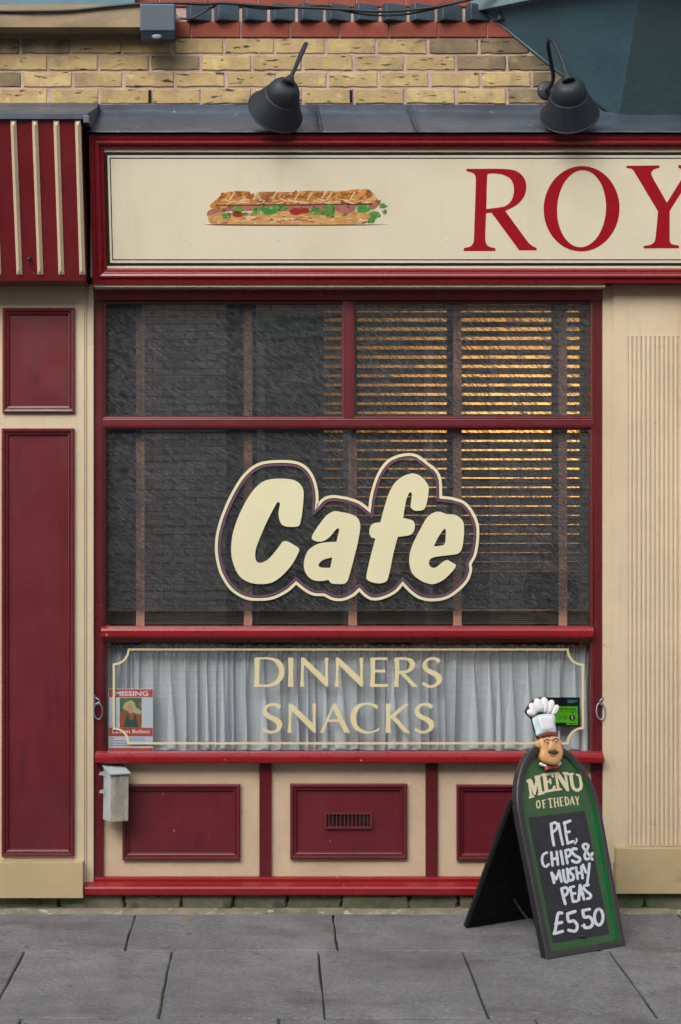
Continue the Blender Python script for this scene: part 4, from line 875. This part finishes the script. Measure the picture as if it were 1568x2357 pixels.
z1 = lambda x, y, d: (552.4+.10275*x, 86.3+.10275*y, d)
lamp([z1(900, 1330, .095), z1(980, 1300, .02), z1(1080, 1000, -.05), z1(1200, 760, -.12), z1(1360, 380, -.19), z1(1450, 190, -.23), z1(1480, 140, -.27), z1(1440, 240, -.31), z1(1330, 480, -.355), z1(1230, 690, -.40), z1(1150, 865, -.425)],
     (552.4+.10275*1075, 86.3+.10275*1035), (552.4+.10275*800, 86.3+.10275*1620), 63.5, 41, 'dark swan neck lamp above the baguette, tilted to the left')

# ================================================================== TEAL BAY
tb = thing('bay_window_base', 'teal painted angled underside of an upstairs bay window at top right', 'bay window')
A_ = W(1111, 21, YB-.012); B_ = W(1424, 276, YB-.014); T_ = W(1478, -78, -.33); B2 = Vector((W(2150, 0, YB).x, B_.y, B_.z)); T2 = Vector((B2.x-.15, T_.y, T_.z)); A2 = Vector((B2.x+.65, YB-.012, A_.z))
A_.z = T_.z = A2.z = T2.z = A_.z
back = lambda v: Vector((v.x, YB+.03, v.z))
mk('left_facet', [A_, B_, T_], [(0, 1, 2)], teal, tb); mk('front_facet', [B_, B2, T2, T_], [(0, 1, 2, 3)], teal2, tb); mk('right_facet', [B2, A2, T2], [(0, 1, 2)], teal, tb)
lip0 = W(1063, 40, YB-.012); lz = A_.z-.012
LO = [Vector((lip0.x, YB+.02, lz)), Vector((T_.x-.035, T_.y-.06, lz)), Vector((T2.x+.035, T2.y-.06, lz)), Vector((A2.x+.06, YB+.02, lz))]
mk('lip_board', [v for v in LO]+[v+Vector((0, 0, .055)) for v in LO], [(0, 1, 2, 3), (7, 6, 5, 4), (0, 4, 5, 1), (1, 5, 6, 2), (2, 6, 7, 3), (3, 7, 4, 0)], mat('pale_teal_paint', (92, 116, 124), .5, .15, 6, .3, 40, [((130, 145, 148), 20, .6, .1, (1, 1, 1), .6)]), tb, bevel=.003)
UP_ = [Vector((A_.x, YB+.02, lz+.055)), Vector((T_.x, T_.y, lz+.055)), Vector((T2.x, T2.y, lz+.055)), Vector((A2.x, YB+.02, lz+.055))]
mk('bay_apron', UP_+[v+Vector((0, 0, 1.0)) for v in UP_], BOXF, teal, tb)
tube('edge_bead', [A_+Vector((-.004, 0, 0)), B_+Vector((-.004, 0, 0))], .005, mat('pale_teal_bead', (84, 104, 112), .5, .2, 20), tb, 8)
tube('base_bead', cat([B_+Vector((-.03, -.03, -.012)), B_+Vector((.1, -.03, -.014)), B_+Vector((.3, -.032, -.018)), B2+Vector((0, -.03, -.016))]), .009, teal2, tb, 8)

# ================================================================== JUNCTION BOX, CABLES
jb = thing('outdoor_socket_box', 'slate grey plastic electrical box with a flap, on the wall at top left', 'electrical box')
pbox('box_body', 322, 8, 403, 71, -.045, .11, dkplastic, jb, .006)
yj = -.049
V = [W(326, 72, yj), W(400, 72, yj), W(402, 90, yj+.02), W(324, 87, yj+.02)]
V = V+[v+Vector((0, .06, 0)) for v in V]; mk('flap', [V[i] for i in (3, 2, 1, 0, 7, 6, 5, 4)], BOXF, dkplastic, jb, bevel=.002)
dome('finger_tab', ell(361, 84, 12, 6, 18), lambda x, y, c: W(x, y, yj-.002-c), .006, mat('tab_plastic', (92, 106, 122), .4, .05), jb)
P = W(403, 42, .02); lathe('cable_gland', P, (1, 0, 0), [(0, .012), (.008, .012), (.009, .0095), (.022, .0095), (.023, .003)], whitep, jb, 16)
cb1 = tube('wall_cable', cat([W(-200, 28, .0), W(-60, 26, -.02), W(60, 26, -.03), (W(160, 24, -.03)), W(250, 15, -.03), W(320, 9, -.03), W(410, 7, -.02), W(470, 9, -.01), W(520, 7, 0), W(620, 14, .0), W(720, 18, .0), W(800, 22, 0), W(860, 26, 0), W(930, 24, 0), W(1000, 16, 0), W(1050, 6, 0), W(1110, -8, 0), W(1200, -30, 0)]), .0068, cablem, None, 8)
tag(cb1, 'long thick black cable running across the wall above the lamps', 'cable')
cb2 = tube('wall_cable', cat([W(412, 42, .02), W(440, 42, .015), W(465, 30, .01), W(495, 12, .01), W(520, 6, .008), W(610, 20, .01), W(740, 12, .01), W(790, 24, .012), W(850, 34, .012), W(920, 34, .012), W(990, 22, .012), W(1060, 2, .012), W(1140, -24, .012)]), .0050, cablem, None, 8)
tag(cb2, 'thinner black cable looping out of the electrical box', 'cable')

# ================================================================== MENU A-BOARD
ab = thing('menu_board', 'black framed a-board menu sign with chef head and chalk menu on the pavement', 'menu board')
MB = Fr((1.09901, -.82569, -.0267), (.86387, .50346, .01629), (-.16652, .2549, .95252), (.4754, -.82557, .30403))
def outline(d=0.0, n=26):
    c = (.212, .56); rx, ry = .215-d, .297-d*1.05
    P = [(-.008+d, d), (.402-d, d)]
    P += [(c[0]+rx*math.cos(math.pi*i/n), c[1]+ry*math.sin(math.pi*i/n)) for i in range(n+1)]
    return P
mb = lambda a, b, c=0: MB.p(a, b, c)
def ringed(nm, prof, m, parent, grp=None):
    rings = [outline(i) for i, _ in prof]; n = len(rings[0]); V = []; F = []
    for (i, c), rg in zip(prof, rings): V += [mb(a, b, c) for a, b in rg]
    for r_ in range(len(prof)-1):
        for j in range(n): F.append((r_*n+j, r_*n+(j+1) % n, (r_+1)*n+(j+1) % n, (r_+1)*n+j))
    return mk(nm, V, F, m, parent)
ringed('frame_side', [(.004, -.040), (0, -.036), (0, -.004)], boardblk, ab)
ringed('frame_face', [(0, -.004), (.004, 0), (.018, .0), (.022, -.003), (.027, -.003)], boardface, ab)
ringed('frame_lip', [(.027, -.003), (.029, -.016)], boardlip, ab)
flat('green_panel', [outline(.0285)], mb, .004, boardgrn, ab, base=-.020)
flat('panel_back', [outline(.006)], mb, .004, backb, ab, base=-.036)
flat('chalk_panel', [[(.050, .060), (.3415, .0585), (.3505, .5635), (.0535, .5635)]], mb, .0012, chalkb, ab, base=-.016)
# raised green edge seen along the right inside of the frame
flat('right_green_strip', [[(.357, .034), (.3745, .034), (.3935, .56), (.3760, .56)]], mb, .0012, boardlip, ab, base=-.016)
MZ = Fr(MB.p(0, 0, -.0148), MB.u, MB.v, MB.n); MG = Fr(MB.p(0, 0, -.016), MB.u, MB.v, MB.n)
m5 = (1179.6, 1582.4, .18350)
def mg(x, y, c=0): return MG.px(m5[0]+x*m5[2], m5[1]+y*m5[2], c)
K1 = lambda l: [(*p, 1) for p in l]
Mm = [(170, 1168), (222, 1143), (245, 1165), (276, 1245), (290, 1170), (278, 1128), (280, 1110), (352, 1098), (357, 1122), (343, 1135), (372, 1305), (402, 1315), (404, 1336), (322, 1357), (316, 1338), (330, 1326), (313, 1222), (288, 1345), (268, 1350), (228, 1235), (247, 1352), (270, 1360), (275, 1378), (212, 1395), (203, 1376), (220, 1362), (196, 1198), (178, 1192)]
Me = [(360, 1085), (505, 1064), (518, 1130), (500, 1135), (482, 1100), (425, 1108), (434, 1175), (460, 1170), (462, 1145), (480, 1142), (490, 1215), (472, 1218), (465, 1195), (437, 1200), (448, 1285), (500, 1275), (515, 1235), (535, 1232), (543, 1298), (390, 1328), (386, 1308), (405, 1300), (380, 1115), (363, 1108)]
Mn = [(508, 1068), (578, 1060), (668, 1195), (650, 1095), (628, 1088), (622, 1064), (695, 1064), (700, 1085), (680, 1095), (710, 1300), (700, 1306), (678, 1300), (565, 1130), (588, 1262), (618, 1270), (622, 1288), (545, 1302), (540, 1283), (560, 1272), (532, 1100), (512, 1090)]
Mu = [(688, 1078), (765, 1072), (770, 1092), (752, 1100), (768, 1215), (785, 1260), (815, 1272), (842, 1255), (845, 1210), (828, 1118), (800, 1108), (798, 1085), (872, 1095), (876, 1118), (860, 1125), (882, 1225), (870, 1280), (830, 1308), (790, 1306), (750, 1280), (730, 1225), (712, 1105), (692, 1100)]
for nm, l in (('letter_m', Mm), ('letter_e', Me), ('letter_n', Mn), ('letter_u', Mu)): flat(nm, [l], mg, .0022, menuc, ab)
ls = lambda a, b, w=17: stroke([a, b], w, False)
OT = {'letter_o': [stroke(ell(324, 1468, 22, 46, 14)+[(346, 1468)], 16, False)],
 'letter_f': [ls((380, 1420), (392, 1510)), ls((370, 1420), (412, 1412), 12), ls((385, 1462), (405, 1458), 12), ls((380, 1515), (405, 1510), 9)],
 'letter_t': [ls((443, 1402), (498, 1393), 13), ls((468, 1400), (483, 1505)), ls((470, 1508), (498, 1503), 9)],
 'letter_h': [ls((522, 1395), (535, 1498)), ls((565, 1388), (578, 1490)), ls((528, 1446), (570, 1440), 11), ls((512, 1394), (535, 1390), 9), ls((525, 1502), (550, 1497), 9)],
 'letter_e': [ls((597, 1385), (610, 1487)), ls((595, 1385), (628, 1380), 12), ls((602, 1434), (624, 1430), 11), ls((608, 1489), (636, 1482), 12)],
 'letter_d': [ls((660, 1382), (673, 1480)), stroke([(655, 1380), (688, 1385), (704, 1420), (700, 1458), (670, 1482)], 15)],
 'letter_a': [ls((745, 1375), (722, 1475), 11), ls((747, 1375), (773, 1468), 18), ls((730, 1445), (762, 1438), 9)],
 'letter_y': [ls((792, 1372), (812, 1422), 17), ls((832, 1370), (812, 1422), 11), ls((812, 1420), (820, 1474))]}
for nm, q in OT.items(): multi_flat(nm, q, mg, menuc, ab, base=.001)
def mz(x, y, c=0): return MZ.px(1850/1.7379+x*.25686, 3200/1.7379+y*.25686, c)
CK = [[[(795, 215), (805, 320), (820, 405)], [(797, 222), (830, 202), (850, 228), (840, 265), (805, 292)]], [[(862, 215), (880, 310), (900, 400)]], [[(915, 200), (928, 300), (945, 392)], [(912, 210), (965, 188)], [(928, 292), (960, 285)], [(942, 388), (995, 372)]], [[(1022, 348), (1024, 370), (1008, 392)]],
 [[(758, 473), (728, 488), (714, 530), (724, 580), (748, 598), (772, 578)]], [[(797, 472), (808, 588)], [(845, 465), (856, 580)], [(803, 532), (852, 524)]], [[(882, 460), (902, 575)]], [[(922, 455), (942, 568)], [(925, 455), (958, 447), (970, 472), (958, 502), (930, 512)]], [[(1022, 440), (990, 440), (982, 468), (1012, 500), (1050, 522), (1048, 550), (1015, 560), (985, 545)]],
 [[(1165, 535), (1118, 470), (1080, 420), (1098, 396), (1128, 410), (1112, 458), (1095, 498), (1110, 532), (1142, 520), (1165, 478)]],
 [[(822, 742), (800, 655)], [(800, 655), (842, 712)], [(842, 712), (866, 635)], [(866, 635), (888, 732)]], [[(902, 630), (915, 715), (933, 738), (950, 712), (938, 620)]], [[(992, 612), (965, 625), (965, 650), (993, 680), (993, 712), (965, 722)]], [[(1018, 605), (1034, 708)], [(1065, 600), (1077, 702)], [(1025, 660), (1070, 652)]], [[(1080, 582), (1108, 650)], [(1138, 572), (1128, 680), (1115, 768)]],
 [[(888, 795), (905, 870), (922, 932)], [(888, 800), (925, 786), (946, 810), (932, 848), (902, 862)]], [[(966, 785), (992, 912)], [(966, 785), (1000, 776)], [(978, 845), (1010, 838)], [(992, 912), (1025, 908)]], [[(1055, 765), (1042, 898)], [(1055, 765), (1090, 892)], [(1048, 848), (1082, 840)]], [[(1130, 763), (1097, 768), (1088, 792), (1112, 820), (1148, 850), (1146, 876), (1120, 886)]],
 [[(892, 1015), (862, 1015), (848, 1060), (838, 1140), (822, 1200)], [(822, 1200), (898, 1178)], [(835, 1112), (890, 1098)]], [[(1010, 1000), (942, 1022)], [(942, 1022), (952, 1088), (1000, 1085), (1030, 1128), (1012, 1176), (952, 1168)]], [[(1068, 1130), (1074, 1131)]], [[(1140, 980), (1078, 992)], [(1078, 992), (1092, 1050), (1140, 1050), (1168, 1095), (1150, 1138), (1100, 1145), (1090, 1122)]], [[(1222+38*math.sin(t), 1050-72*math.cos(t)) for t in [2*math.pi*k/12 for k in range(13)]]]]
for k, g in enumerate(CK):
    wd = 25 if k < 19 else 28
    if k == 3: wd = 16
    if k == 21: wd = 12
    multi_flat('chalk_letter', [stroke(s, wd*random.Random(k*7+i).uniform(.88, 1.05), True) for i, s in enumerate(g)], mz, chalk, ab, base=.0002)
dome('turn_button', [(1078+22*math.cos(t), 1225+16*math.sin(t)) for t in [2*math.pi*i/16 for i in range(16)]], mz, .008, chalkb, ab)
# chef's head in painted relief, fixed to the top of the board
ch = bpy.data.objects.new('chef_head', None); COL.objects.link(ch); ch.parent = ab; ch['label'] = 'painted relief of a moustached chef in a tall white hat'
MC = Fr(MB.p(0, 0, .002), MB.u, MB.v, MB.n)
def mc(x, y, c=0): return MC.px(m5[0]+x*m5[2], m5[1]+y*m5[2], c)
hatfull = [(245, 390), (200, 345), (170, 300), (195, 240), (245, 170), (300, 138), (370, 125), (430, 150), (500, 185), (560, 240), (572, 300), (545, 355), (530, 360), (540, 570), (545, 640), (322, 640), (300, 580), (262, 460)]
flat('hat_backing', [sm(hatfull)], mc, .012, darkbr, ch, base=-.010)
dome('hat_band_cloth', sm([(250, 385), (380, 335), (520, 345), (528, 460), (535, 575), (430, 575), (310, 612), (285, 540)]), mc, .014, hatb, ch, base=.002)
dome('hat_cloth', sm([(305, 390), (400, 365), (490, 375), (495, 460), (492, 525), (430, 540), (345, 545), (320, 470)]), mc, .005, hatw, ch, base=.0135)
for cx_, cy_, rx_, ry_, ro in ((228, 322, 56, 42, .65), (262, 262, 78, 45, .9), (322, 225, 92, 47, 1.15), (395, 225, 100, 47, 1.45), (462, 248, 92, 45, 1.85), (518, 290, 76, 42, 2.05)):
    dome('hat_puff', ell(cx_, cy_, rx_, ry_, 24, ro), mc, .015, hatw, ch, base=.002+.0015*random.Random(int(cx_)).random())
dome('hat_trim', sm([(318, 612, 1), (400, 578), (480, 565), (542, 570, 1), (548, 612), (545, 640), (480, 612), (400, 610), (325, 642, 1)]), mc, .012, crim, ch, base=.006)
dome('ear', sm([(330, 672), (300, 675), (278, 700), (298, 745), (330, 765), (350, 740)]), mc, .012, skinp, ch); dome('ear', sm([(555, 655), (590, 658), (608, 690), (600, 730), (570, 755), (555, 720)]), mc, .012, skinp, ch)
face = sm([(345, 635), (400, 605), (480, 598), (545, 620), (570, 670), (600, 740), (622, 800), (618, 870), (590, 930), (548, 980), (495, 985), (420, 960), (365, 920), (340, 860), (350, 800), (330, 730), (325, 680)])
flat('head_backing', [face], mc, .012, skind, ch, base=-.010)
dome('face', face, mc, .016, skinp, ch, base=.002, rings=((1, 0), (.965, .55), (.90, .85), (.7, 1), (.35, 1)))
hb = .0235
dome('fringe', sm([(350, 650), (375, 618), (420, 602), (480, 600), (530, 612), (520, 622), (460, 616), (448, 636), (430, 638), (425, 615), (385, 632)]), mc, .004, darkbr, ch, base=.014)
dome('nose', sm([(428, 790), (422, 770), (432, 735), (440, 690), (462, 690), (480, 740), (505, 765), (510, 790), (490, 808), (455, 812)]), mc, .010, skinp, ch, base=.0165)
dome('moustache', sm([(412, 818), (440, 800), (470, 812), (500, 800), (545, 818), (535, 840), (500, 850), (470, 852), (435, 842)]), mc, .006, tash, ch, base=.018)
dome('mouth', sm([(430, 858), (475, 868), (515, 855), (495, 876), (465, 880)]), mc, .002, mat('painted_lip', (176, 96, 70), .5, .1), ch, base=.0182)
multi_flat('eyebrow', [stroke([(368, 690), (395, 666), (432, 674)], 13), stroke([(470, 682), (505, 654), (548, 670)], 13)], mc, darkbr, ch, base=.0182)
for x, y in ((400, 712), (512, 702)):
    flat('eye_white', [ell(x, y, 22, 10, 16, -.1)], mc, .0006, hatw, ch, base=.0182); flat('pupil', [ell(x+3, y, 9, 9, 12)], mc, .0006, darkbr, ch, base=.0190)
    multi_flat('eyelid', [stroke([(x-26, y), (x, y-12), (x+26, y-2)], 6)], mc, darkbr, ch, base=.0196)
dome('collar_wing', sm([(342, 965, 1), (352, 940, 1), (435, 985), (420, 1005, 1)]), mc, .008, hatw, ch, base=-.004); dome('collar_wing', sm([(622, 950, 1), (600, 922, 1), (545, 968), (590, 990, 1)]), mc, .008, hatw, ch, base=-.004)
dome('bow_tie', sm([(412, 1045), (408, 1010), (420, 985), (500, 1000), (585, 975), (588, 1025), (500, 1025)]), mc, .014, crim, ch, base=-.004)
# rear board and chain
R0 = Vector((.82030, -.32378, gz(-.32378)+.004)); hinge = MB.p(0.0, .645, -.04); hl = hinge
uh = MB.u.copy(); vv = (hl-R0); wv = uh; nb = uh.cross(vv).normalized()
BBF = Fr(R0, uh, vv.normalized()-uh*uh.dot(vv.normalized()), nb); Lb = (hl-R0).length
off = (hl-R0).dot(uh)
V = [R0, R0+uh*.40, hl+uh*.405, hl]; V = V+[v+nb*.018 for v in V]
mk('rear_board', V, BOXF, backb, ab, bevel=.0015)
# rails framing the rear board
def rail(p, q, w=.028):
    d = (q-p).normalized(); s = d.cross(nb).normalized()*w/2; VV = [p-s, q-s, q+s, p+s]; VV = VV+[v-nb*.012 for v in VV]; mk('rear_rail', VV, BOXF, boardblk, ab, bevel=.001)
e = vv.normalized()
rail(R0+uh*.014, hl+uh*.014); rail(R0+uh*.386, hl+uh*.39)
rail(R0+e*.014+uh*.03, R0+e*.014+uh*.37)
for a in (.05, .33): box('hinge_plate', Fr(MB.p(a, .655, -.041), MB.u, MB.v, MB.n), 0, .04, -.02, .02, -.004, .0, galv, ab, bevel=.001)
# chain between the two halves
c0 = R0+uh*.2+e*.14-nb*.004; c1 = MB.p(.13, .07, -.042); V = []; F = []; n = 26
for i in range(n):
    t = (i+.5)/n; P = c0.lerp(c1, t)+Vector((0, 0, -.05*4*t*(1-t)+.0)); d = (c1-c0).normalized(); s = d.cross(Vector((0, 0, 1))).normalized(); q = s if i % 2 else d.cross(s)
    L_ = (c1-c0).length/n*.72
    v, f = tube_data([P+d*math.cos(a)*L_+q*math.sin(a)*.0045 for a in [2*math.pi*k/8 for k in range(8)]], .0014, 5, True); F += [tuple(x+len(V) for x in g) for g in f]; V += v
stuff(mk('chain', V, F, chainm, ab, smooth=True))

# ================================================================== THE OTHER SIDE OF THE STREET (seen reflected in the glass)
ob = thing('opposite_building', 'grey brick building across the street with dark shop openings', 'building')
YO = -10.6; gb = brick_tex('grey_brick_wall', (222, 206, 190), (198, 184, 170), (100, 92, 86)); z_g = gz(KY)
OF = Fr((0, YO, 0), (1, 0, 0), (0, 0, 1), (0, 1, 0))
def ox(px): return (px-625)*18.5/FOC
dkshop = mat('dark_shop_glass', (118, 112, 110), .4, .1); bluef = mat('blue_frame_paint', (60, 90, 140), .5, .1); tealf = mat('teal_shop_fascia', (50, 130, 120), .5, .1); wht = mat('white_painted_timber', (200, 200, 196), .6, .05)
multibox('wall', [(OF, ox(325), ox(520), z_g, 7.2, -.3, 0), (OF, ox(590), ox(1420), 3.86, 7.2, -.3, 0), (OF, ox(1150), 12, z_g, 3.86, -.3, 0), (OF, ox(1420), 12, 3.86, 7.2, -.3, 0), (OF, -12, ox(230), z_g, 7.2, -.3, 0), (OF, ox(230), ox(325), 4.3, 7.2, -.3, 0), (OF, ox(520), ox(590), 4.3, 7.2, -.3, 0), (OF, ox(590), ox(1420), z_g, .55, -.3, 0)], gb, ob)
multibox('shop_glass', [(OF, ox(590), ox(1150), .55, 3.70, -.2, -.12), (OF, ox(230), ox(325), z_g, 4.3, -.25, -.2), (OF, ox(520), ox(590), z_g, 4.3, -.25, -.2)], dkshop, ob)
multibox('frame', [(OF, ox(262), ox(272), z_g, 4.3, -.2, -.05), (OF, ox(300), ox(318), z_g, 4.3, -.2, -.05), (OF, ox(520), ox(530), z_g, 4.3, -.2, -.05), (OF, ox(580), ox(590), z_g, 4.3, -.2, -.05)], bluef, ob)
multibox('fascia_board', [(OF, ox(590), ox(1150), 3.70, 3.86, -.12, .06)], tealf, ob)
multibox('white_sill', [(OF, ox(640), ox(900), 3.90, 3.96, -.1, .10), (OF, ox(1040), ox(1200), 3.90, 3.96, -.1, .10), (OF, ox(590), ox(1150), .52, .58, -.1, .08)], wht, ob)
multibox('mullion', [(OF, ox(p)-.04, ox(p)+.04, .58, 3.70, -.12, -.04) for p in (600, 800, 990, 1140)], wht, ob)
multibox('roof', [(OF, -12.2, 12.2, 7.2, 7.35, -6, .15)], mat('slate_roof', (70, 74, 82), .7, .1), ob)

# people standing in the street, reflected in the window
def person(lab, loc, joints, rad, cols, hair, rotz=0, grp='people reflected in the window'):
    t = thing('person', lab, 'person', grp); t.location = loc; t.rotation_euler = (0, 0, rotz)
    names = list(joints); idx = {n_: i for i, n_ in enumerate(names)}
    edges = [('pelvis', 'waist'), ('waist', 'chest'), ('chest', 'neck'), ('neck', 'head'), ('head', 'crown')]
    for s in 'lr': edges += [('pelvis', s+'hip'), (s+'hip', s+'knee'), (s+'knee', s+'ankle'), (s+'ankle', s+'toe'), ('chest', s+'sh'), (s+'sh', s+'el'), (s+'el', s+'wr'), (s+'wr', s+'palm')]
    verts = [Vector(joints[n_]) for n_ in names]; ed = [(idx[a], idx[b]) for a, b in edges]; rr = [rad[n_.lstrip('lr') if n_ not in rad else n_] if (n_ in rad or n_[1:] in rad) is None else rad.get(n_, rad.get(n_[1:], .04)) for n_ in names]
    for s in 'lr':
        pm = idx[s+'palm']; wrp = verts[idx[s+'wr']]; d = (verts[pm]-wrp).normalized(); sd_ = d.cross(Vector((0, 1, 0))); sd_ = sd_.normalized() if sd_.length > .1 else Vector((1, 0, 0))
        for k in range(5):
            o1 = sd_*(.018*(k-2)); ln = (.035, .065, .072, .066, .05)[k]
            verts.append(verts[pm]+o1+d*.02); rr.append(.009); ed.append((pm, len(verts)-1))
            verts.append(verts[-1]+d*ln+Vector((0, .02, 0))); rr.append(.007); ed.append((len(verts)-2, len(verts)-1))
    me = bpy.data.meshes.new('body'); me.from_pydata(verts, ed, []); me.update()
    o = bpy.data.objects.new('body', me); COL.objects.link(o); md = o.modifiers.new('skin', 'SKIN'); sk = me.skin_vertices[0].data
    for i, r_ in enumerate(rr): sk[i].radius = (r_, r_)
    for i in range(len(sk)): sk[i].use_root = (i == idx['pelvis'])
    s_ = o.modifiers.new('sub', 'SUBSURF'); s_.levels = 1; s_.render_levels = 1
    dg = bpy.context.evaluated_depsgraph_get(); em = bpy.data.meshes.new_from_object(o.evaluated_get(dg)); bpy.data.objects.remove(o)
    em.materials.clear()
    for c in cols: em.materials.append(c)
    zh = joints['lhip'][2]; nk = joints['neck'][2]; wl_, wr_ = Vector(joints['lwr']), Vector(joints['rwr'])
    for p in em.polygons:
        c = p.center; p.use_smooth = True
        if c.z > nk-.01 and abs(c.x) < .16 and (c-Vector(joints['head'])).length < .22: p.material_index = 0
        elif min((c-wl_).length, (c-wr_).length) < .10 and c.z > .3 or (c-Vector(joints['lpalm'])).length < .12 or (c-Vector(joints['rpalm'])).length < .12: p.material_index = 0
        elif c.z < zh-.02: p.material_index = 2
        else: p.material_index = 1
    em.name = 'body'; link('body', em, None, t)
    hx = Vector(joints['head']); V = []; F = []; nu, nv = 16, 9
    for i in range(nv):
        for j in range(nu):
            th = math.pi*.68*i/(nv-1); ph_ = 2*math.pi*j/nu; fr_ = math.sin(ph_) > .2 and i > nv*.42
            k = .80 if fr_ else 1; V.append(hx+Vector((.098*math.sin(th)*math.cos(ph_)*k, .112*math.sin(th)*math.sin(ph_)*k-.012, .125*math.cos(th)+.035-(hair[1] if i == nv-1 and not fr_ else 0))))
    for i in range(nv-1):
        for j in range(nu): F.append((i*nu+j, i*nu+(j+1) % nu, (i+1)*nu+(j+1) % nu, (i+1)*nu+j))
    mk('hair', V, F, hair[0], t, smooth=True)
    lathe('nose', hx+Vector((0, .085, .0)), (0, 1, -.3), [(0, .014), (.02, .008), (.026, .002)], cols[0], t, 8)
    return t
skin = mat('skin', (228, 176, 150), .55, .06); navy = mat('navy_jacket', (26, 30, 44), .8, .15); blk = mat('black_clothing', (18, 18, 22), .8, .15); jean = mat('dark_trousers', (34, 34, 42), .8, .1); hairb = mat('brown_hair', (84, 54, 40), .7, .2)
RAD = {'pelvis': .14, 'waist': .125, 'chest': .15, 'neck': .055, 'head': .082, 'crown': .07, 'hip': .085, 'knee': .058, 'ankle': .042, 'toe': .038, 'sh': .062, 'el': .044, 'wr': .030, 'palm': .034}
def jn(h, arms):
    s = h/1.75; J = {'pelvis': (0, 0, .95), 'waist': (0, 0, 1.10), 'chest': (0, 0, 1.33), 'neck': (0, .01, 1.50), 'head': (0, .02, 1.62), 'crown': (0, .01, 1.70)}
    for sgn, c in ((-1, 'l'), (1, 'r')):
        J.update({c+'hip': (.10*sgn, 0, .90), c+'knee': (.11*sgn, .01, .50), c+'ankle': (.12*sgn, -.02, .09), c+'toe': (.13*sgn, .12, .04), c+'sh': (.20*sgn, 0, 1.42)})
        e, w, p = arms[c]; J.update({c+'el': e, c+'wr': w, c+'palm': p})
    return {k: (v[0]*s, v[1]*s, v[2]*s) for k, v in J.items()}
z_p = z_g-.11
person('photographer in a dark jacket holding a camera up to the face', (.02, -8.42, z_p), jn(1.80, {'l': ((-.34, .12, 1.30), (-.10, .24, 1.52), (-.05, .27, 1.58)), 'r': ((.36, .10, 1.34), (.12, .22, 1.56), (.07, .25, 1.60))}), RAD, [skin, blk, jean], (blk, .0))
cm = thing('handheld_camera', 'black camera held by the photographer', 'camera'); box('camera_body', Fr((.02, -8.10, z_p+1.63*1.03), (1, 0, 0), (0, 0, 1), (0, 1, 0)), -.07, .07, -.05, .045, -.06, .0, blk, cm, .008)
lathe('lens_barrel', (.02, -8.10, z_p+1.63*1.03), (0, 1, 0), [(0, .036), (.05, .036), (.06, .033), (.06, .001)], blk, cm, 20)
down = lambda: {'l': ((-.27, -.02, 1.14), (-.27, .06, .90), (-.27, .09, .84)), 'r': ((.27, -.02, 1.14), (.27, .06, .90), (.27, .09, .84))}
person('man in a navy jacket standing in the street with arms down', (1.12, -8.65, z_p), jn(1.78, down()), RAD, [skin, navy, jean], (blk, .0))
person('woman with shoulder length brown hair in a dark coat, hands clasped', (2.68, -9.2, z_g), jn(1.64, {'l': ((-.27, .02, 1.16), (-.08, .20, 1.02), (-.02, .23, 1.00)), 'r': ((.27, .02, 1.16), (.08, .20, 1.02), (.02, .23, .98))}), RAD, [skin, blk, blk], (hairb, .16))

# a dead leaf on the pavement near the wall
def gpx(px, py): Z = 7902/(py-1092); return Vector(((px-CX)*Z/FOC, Z-DIST, gz(Z-DIST)+.001))
c_ = gpx(438, 2114); V = [c_+Vector((math.cos(t)*.021, math.sin(t)*.012, .003+.005*math.cos(2*t))) for t in [2*math.pi*i/10 for i in range(10)]]+[c_+Vector((0, 0, .002))]
tag(mk('dead_leaf', V, [(i, (i+1) % 10, 10) for i in range(10)], mat('dry_leaf', (150, 120, 62), .8, .2, 60), smooth=True), 'small dry yellow leaf lying on the paving below the metal box', 'leaf')
